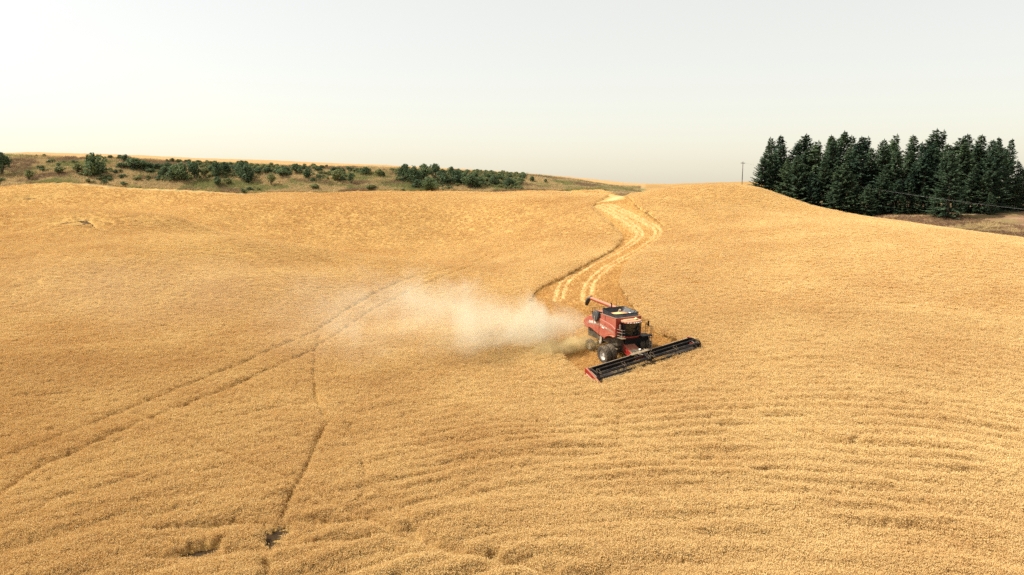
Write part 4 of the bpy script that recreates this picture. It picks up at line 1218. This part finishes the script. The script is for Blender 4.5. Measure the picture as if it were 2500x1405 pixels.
# unloading auger folded back along the far side
t = MB(); t.tube([(-0.2, 1.85, 3.95), (-1.2, 1.72, 4.1), (-8.05, 1.1, 4.68)], [0.21, 0.21, 0.20], 14)
ua = t.build('unloading_auger', RED_DUSTY, CH, smooth=50)
t = MB(); t.tube([(-7.95, 1.1, 4.72), (-8.28, 1.08, 4.66), (-8.62, 1.06, 4.30), (-8.86, 1.05, 3.78)], [0.24, 0.26, 0.28, 0.20], 12)
t.build('auger_spout', DARK, ua, smooth=50)
MB().tube([(-0.2, 1.85, 2.4), (-0.2, 1.85, 4.1)], 0.24, 12).build('auger_elbow', RED, CH, smooth=50)
MB().box((-4.6, 1.30, 3.95), (0.14, 0.4, 0.55)).build('auger_cradle', DARK, CH)

# feeder house
m = MB(); m.prism([(0.55, 1.75), (2.55, 0.86), (3.1, 0.78), (3.1, 0.25), (2.3, 0.22), (0.55, 0.95)], -0.72, 0.62)
fh = m.build('feeder_house', RED, CH, bevel=0.03)
for k in range(5):
    MB().box((2.15 + 0.11 * k, -0.05, 1.075 - 0.049 * k), (0.035, 1.1, 0.03), Matrix.Rotation(RAD(24), 3, 'Y')).build('cover_rib', GREY, fh)
MB().box((2.35, -0.05, 0.975), (0.66, 1.16, 0.02), Matrix.Rotation(RAD(24), 3, 'Y')).build('feeder_cover', GREY, fh)

# ---- header, rolled to lie along the ground
HD_M = Matrix.Translation((0.15, 0, -0.06)) @ Matrix.Rotation(RAD(7.87), 4, 'X')
W = 6.25
m = MB()
m.prism([(2.86, 0.30), (2.86, 1.02), (2.93, 1.10), (3.03, 1.10), (3.03, 0.92), (2.95, 0.85), (2.95, 0.42), (3.25, 0.30), (3.25, 0.24)], -W, W)
m.tube([(2.80, -W, 0.38), (2.80, W, 0.38)], 0.10, 8)
for y in np.linspace(-W + 0.6, W - 0.6, 12): m.box((2.80, y, 0.70), (0.07, 0.07, 0.75))
hd = m.build('header', BLACK, CH); hd.matrix_local = HD_M
MB().tube([(2.97, -W, 1.12), (2.97, W, 1.12)], 0.035, 6).build('top_rail', GREY, hd)
# draper belts left and right of the feed opening, with their cleats
for y0, y1 in ((-W + 0.1, -0.85), (0.85, W - 0.1)):
    b = MB(); b.prism([(3.06, 0.44), (4.30, 0.26), (4.30, 0.21), (3.06, 0.38)], y0, y1)
    bo = b.build('draper_belt', BELT, hd)
    cl = MB()
    for y in np.arange(y0 + 0.2, y1, 0.42): cl.prism([(3.08, 0.455), (4.28, 0.28), (4.28, 0.25), (3.08, 0.42)], y, y + 0.035)
    cl.build('belt_cleats', BLACK, bo)
MB().prism([(3.0, 0.36), (4.30, 0.24), (4.30, 0.20), (3.0, 0.30)], -0.83, 0.83).build('feed_deck', BELT, hd)
c = MB(); c.box((4.42, 0, 0.20), (0.26, 2 * W, 0.05))
for y in np.arange(-W + 0.08, W, 0.152): c.prism([(4.50, y - 0.022), (4.50, y + 0.022), (4.66, y + 0.006), (4.66, y - 0.006)], 0.17, 0.215, 'z')
c.build('cutter_bar', DARK, hd)
# reel in two halves: tube, tine bars on spiders, end plates
RC = (4.62, 0.98)
def reel(y0, y1):
    r = MB(); r.tube([(RC[0], y0, RC[1]), (RC[0], y1, RC[1])], 0.15, 12)
    ro_ = r.build('reel', BLACK, hd, smooth=50)
    for k in range(6):
        a = RAD(18 + 60 * k); bx_, bz_ = RC[0] + 0.52 * math.cos(a), RC[1] + 0.52 * math.sin(a)
        t_ = MB(); t_.tube([(bx_, y0 + 0.05, bz_), (bx_, y1 - 0.05, bz_)], 0.036, 6)
        for y in np.arange(y0 + 0.12, y1 - 0.1, 0.155):
            t_.add([(bx_ - 0.009, y, bz_), (bx_ + 0.009, y, bz_), (bx_ + 0.05, y + 0.005, bz_ - 0.27), (bx_ + 0.035, y - 0.009, bz_ - 0.27), (bx_, y + 0.018, bz_)], [(0, 1, 2, 3), (1, 4, 2), (4, 0, 3, 2)])
        t_.build('tine_bar', BLACK, ro_)
    for y in (y0 + 0.06, (y0 + y1) / 2, y1 - 0.06):
        s_ = MB()
        for k in range(6):
            a = RAD(18 + 60 * k); a2 = RAD(78 + 60 * k)
            p = (RC[0] + 0.52 * math.cos(a), y, RC[1] + 0.52 * math.sin(a)); p2 = (RC[0] + 0.52 * math.cos(a2), y, RC[1] + 0.52 * math.sin(a2))
            s_.tube([(RC[0], y, RC[1]), p], 0.026, 5); s_.tube([p, p2], 0.02, 5)
        s_.lathe_y([(0.0, -0.04), (0.20, -0.04), (0.20, 0.04), (0.0, 0.04)], 14, (RC[0], y, RC[1]))
        s_.build('reel_spider', DARK, ro_)
reel(-W + 0.12, -0.22); reel(0.22, W - 0.12)
# reel arms at both ends and in the middle, with lift rams
for y, wd in ((-W + 0.02, 0.10), (0.0, 0.16), (W - 0.02, 0.10)):
    a = MB(); a.prism([(2.92, 1.00), (2.92, 1.20), (3.7, 1.30), (4.75, 1.12), (4.75, 0.92), (3.7, 1.12)], y - wd / 2, y + wd / 2)
    if y == 0: a.box((4.62, 0, 0.92), (0.34, 0.30, 0.52))
    ao = a.build('reel_arm', BLACK, hd, bevel=0.015)
    MB().tube([(3.05, y + 0.1, 0.95), (4.1, y + 0.1, 1.14)], 0.035, 6).build('lift_ram', GREY, ao)
# crop dividers at the ends
for sg in (-1, 1):
    y = sg * (W + 0.12)
    d1 = MB(); d1.prism([(2.72, 0.45), (2.74, 1.12), (3.0, 1.24), (3.7, 0.95), (4.6, 0.58), (5.45, 0.16), (5.40, 0.10), (4.4, 0.12), (3.2, 0.20)], y - 0.10, y + 0.10)
    dv = d1.build('crop_divider', RED if sg < 0 else BLACK, hd, bevel=0.04)
    if sg < 0: MB().prism([(2.95, 0.48), (2.98, 0.72), (3.9, 0.46), (4.75, 0.20), (3.6, 0.24)], y - 0.104, y - 0.108).build('divider_panel', plain('pale_panel', (0.62, 0.45, 0.42), 0.5), dv)
    else:
        MB().prism([(2.70, 0.86), (2.74, 1.18), (3.0, 1.28), (3.32, 1.12), (3.2, 0.90)], y - 0.115, y + 0.115).build('divider_cap', RED, dv, bevel=0.03)
    e_ = MB(); e_.prism([(4.3, 0.20), (4.35, 0.86), (4.5, 1.22), (4.78, 1.26), (4.98, 0.96), (4.95, 0.50), (4.7, 0.18)], y - sg * 0.16, y - sg * 0.22)
    e_.build('end_shield', BLACK, hd, bevel=0.03)
    MB().tube([(3.4, y - sg * 0.16, 0.98), (4.45, y - sg * 0.16, 0.62)], 0.03, 6).build('divider_strut', GREY, dv)
for y in (W - 0.35, W - 0.62):
    MB().lathe_y([(0.0, 0), (0.10, 0.0), (0.10, 0.05), (0.0, 0.05)], 12, (3.95, y, 0.9)).build('drive_sheave', RED, hd)
# hoses and couplings where the header meets the feeder house
rr = np.random.default_rng(3)
for k in range(7):
    y = -0.9 + 0.3 * k
    MB().tube([(2.75, y, 1.05), (2.9, y + rr.normal(0, .1), 1.28 + rr.uniform(0, .08)), (3.3, y + rr.normal(0, .18), 1.2), (3.5, y + rr.normal(0, .2), 1.02)], 0.028, 6).build('hydraulic_hose', GREY if k % 2 else DARK, hd, smooth=80)
MB().box((3.15, -0.15, 1.22), (0.5, 2.2, 0.09)).build('coupling_frame', DARK, hd, bevel=0.02)
MB().tube([(3.0, -0.78, 1.18), (3.0, 0.72, 1.26)], 0.05, 8).build('cross_shaft', GREY, hd)
MB().tube([(2.86, 0.12, 1.28), (2.86, 0.12, 1.42), (2.86, 0.12, 1.46)], [0.05, 0.13, 0.10], 10).build('header_lamp', LAMP, hd, smooth=50)
MB().tube([(3.3, -0.55, 1.2), (3.75, -0.42, 1.27), (4.3, -0.2, 1.16)], 0.03, 6).build('hydraulic_hose', GREY, hd, smooth=80)

# ---- grain in the tank
n = 15; gx_, gy_ = np.meshgrid(np.linspace(-1.82, 0.62, n), np.linspace(-1.36, 1.22, n))
zc_ = 4.52 - 0.30 * np.hypot((gx_ + 0.75) / 1.15, (gy_ - 0.05) / 1.2) ** 0.9 + 0.03 * (fbm(gx_ * 3, gy_ * 3, 5, 2) - .5)
gm_ = grid_mesh('wheat_grain', gx_, gy_, zc_)
grain_mat = plain('wheat_grain', (0.62, 0.40, 0.17), 0.9, vary=0.18, scale=25)
gr_o = new_obj('wheat_grain', gm_, grain_mat); gr_o.matrix_world = CH.matrix_world.copy()
tag(gr_o, 'heaped threshed wheat grain filling the tank of the combine', 'grain', kind='stuff')
# ---- cut wheat riding on the draper
rng = np.random.default_rng(9); V = []; F = []
for k in range(70):
    src = ears[k % 6].data; y = rng.uniform(-4.4, 4.4) * rng.uniform(0.15, 1); x = rng.uniform(3.75, 4.45) if abs(y) > 0.8 else rng.uniform(3.2, 4.5)
    Mx = Matrix.Translation((x, y, 0.34)) @ Matrix.Rotation(rng.uniform(0, 6.28), 4, 'Z') @ Matrix.Rotation(rng.uniform(0.9, 1.4), 4, 'X')
    b = len(V); V += [tuple(Mx @ v.co) for v in src.vertices]; F += [tuple(b + i for i in p_.vertices) for p_ in src.polygons]
me = bpy.data.meshes.new('cut_wheat'); me.from_pydata(V, [], F)
cw = new_obj('cut_wheat', me, ear_m); cw.matrix_world = CH.matrix_world @ HD_M
tag(cw, 'freshly cut wheat lying on the belts of the header', 'cut wheat', kind='stuff')

# ------------------------------------------------------------------ dust and chaff thrown out behind the machine
def dust_volume(name, origin, heading, length, prof, colour, density, noise_scale, label, decay, floor=0.0, aniso=0.25):
    """A lumpy closed hull filled with dust. prof: list of (distance, half width, middle height, half height)."""
    nseg, nr = 28, 18
    rng = np.random.default_rng(len(name)); V = []; F = []
    ds = np.linspace(0, length, nseg)
    P = np.array(prof)
    Wd = np.interp(ds, P[:, 0], P[:, 1]); Mz = np.interp(ds, P[:, 0], P[:, 2]); Hz = np.interp(ds, P[:, 0], P[:, 3])
    for i, d in enumerate(ds):
        for k in range(nr):
            a = 2 * math.pi * k / nr
            V.append((d, Wd[i] * math.cos(a), Mz[i] + Hz[i] * math.sin(a)))
    for i in range(nseg - 1):
        for k in range(nr):
            F.append((i * nr + k, (i + 1) * nr + k, (i + 1) * nr + (k + 1) % nr, i * nr + (k + 1) % nr))
    F += [tuple(range(nr)), tuple((nseg - 1) * nr + k for k in range(nr - 1, -1, -1))]
    F = [f[::-1] for f in F]
    me = bpy.data.meshes.new(name); me.from_pydata(V, [], F); me.update()
    m = bpy.data.materials.new(name); m.use_nodes = True; nt = m.node_tree; nt.nodes.clear()
    out = nt.nodes.new('ShaderNodeOutputMaterial'); vol = nt.nodes.new('ShaderNodeVolumePrincipled')
    vol.inputs['Color'].default_value = (*colour, 1); vol.inputs['Anisotropy'].default_value = aniso
    tx = nnode(nt, 'ShaderNodeTexCoord'); sp = nnode(nt, 'ShaderNodeSeparateXYZ'); nt.links.new(tx.outputs['Object'], sp.inputs[0])
    def M(op, a, b=None, c=None, clamp=False):
        n = nt.nodes.new('ShaderNodeMath'); n.operation = op; n.use_clamp = clamp
        for s, v in zip(n.inputs, (a, b, c)):
            if v is None: continue
            if hasattr(v, 'links'): nt.links.new(v, s)
            else: s.default_value = v
        return n.outputs[0]
    def curve(sock, xs, ys, ymax):
        """Piecewise linear function of distance through a float curve."""
        n = nt.nodes.new('ShaderNodeFloatCurve'); cv = n.mapping.curves[0]
        for i, (a, b) in enumerate(zip(xs, ys)):
            a = a / length; b = b / ymax
            if i < 2: cv.points[i].location = (a, b)
            else: cv.points.new(a, b)
        for q in cv.points: q.handle_type = 'VECTOR'
        n.mapping.update()
        nt.links.new(M('DIVIDE', sock, length), n.inputs['Value'])
        return M('MULTIPLY', n.outputs[0], ymax)
    X, Y, Z = sp.outputs
    w = curve(X, P[:, 0], P[:, 1], 40.0); mz = curve(X, P[:, 0], P[:, 2], 40.0); hz = curve(X, P[:, 0], P[:, 3], 40.0)
    qy = M('DIVIDE', Y, w); qz = M('DIVIDE', M('SUBTRACT', Z, mz), hz)
    q = M('ADD', M('MULTIPLY', qy, qy), M('MULTIPLY', qz, qz))
    nz = nnode(nt, 'ShaderNodeTexNoise', Scale=noise_scale, Detail=6.0, Roughness=0.62, Distortion=0.8)
    nt.links.new(tx.outputs['Object'], nz.inputs['Vector'])
    lump = M('MULTIPLY_ADD', nz.outputs[0], 3.6, -2.25)
    body = M('ADD', M('SUBTRACT', 1.0, q), lump)
    body = M('MULTIPLY', M('MAXIMUM', body, 0.0), 1.0)
    edge = M('MULTIPLY', M('SUBTRACT', 1.0, q), 4.0, clamp=True)
    dec = curve(X, [a for a, b in decay], [b for a, b in decay], 1.0)
    den = M('MULTIPLY', M('MULTIPLY', M('MULTIPLY', body, edge), dec), density)
    nt.links.new(den, vol.inputs['Density'])
    nt.links.new(vol.outputs[0], out.inputs['Volume'])
    o = new_obj(name, me, m)
    o.location = origin; o.rotation_euler = (0, 0, heading)
    return tag(o, label, 'dust', kind='stuff')

SC.cycles.volume_step_rate = 0.25
src = cmb(-5.6, -0.2, 0)
dust_volume('dust_plume', (src.x + 1.6, src.y - 0.6, src.z - 0.7), RAD(180), 38.0,
            [(0, 1.2, 2.6, 1.2), (3, 2.6, 3.1, 2.3), (8, 6.0, 3.3, 4.2), (15, 10.5, 3.8, 5.4), (24, 14.5, 4.2, 6.2), (38, 16.0, 4.4, 6.6)],
            (0.99, 0.935, 0.76), 0.40, 0.22, 'pale dust cloud billowing left from the back of the combine',
            [(0, 1.0), (3, 1.0), (7, 0.80), (12, 0.50), (17, 0.29), (23, 0.16), (30, 0.08), (38, 0.0)])
dust_volume('dust_haze', (src.x - 18, src.y + 6, src.z - 1.5), RAD(176), 60.0,
            [(0, 14.0, 4.0, 4.4), (20, 20.0, 4.6, 5.6), (40, 24.0, 5.6, 6.2), (60, 24.0, 7.0, 6.4)],
            (0.995, 0.90, 0.70), 0.005, 0.05, 'thin veil of old dust hanging over the left of the field',
            [(0, 0.1), (15, 0.9), (30, 1.0), (45, 0.8), (60, 0.1)])
ch = cmb(-4.3, -0.9, 0)
dust_volume('chaff_cloud', (ch.x + 0.9, ch.y - 0.2, ch.z - 0.8), RAD(196), 8.8,
            [(0, 1.3, 1.5, 1.3), (2, 2.0, 1.5, 1.5), (5, 2.5, 1.1, 1.3), (8.8, 2.2, 0.4, 0.7)],
            (1.0, 0.80, 0.45), 2.0, 0.5, 'low golden cloud of chaff blown out beside the rear wheels',
            [(0, 0.6), (2, 1.0), (5, 0.9), (8.8, 0.25)])
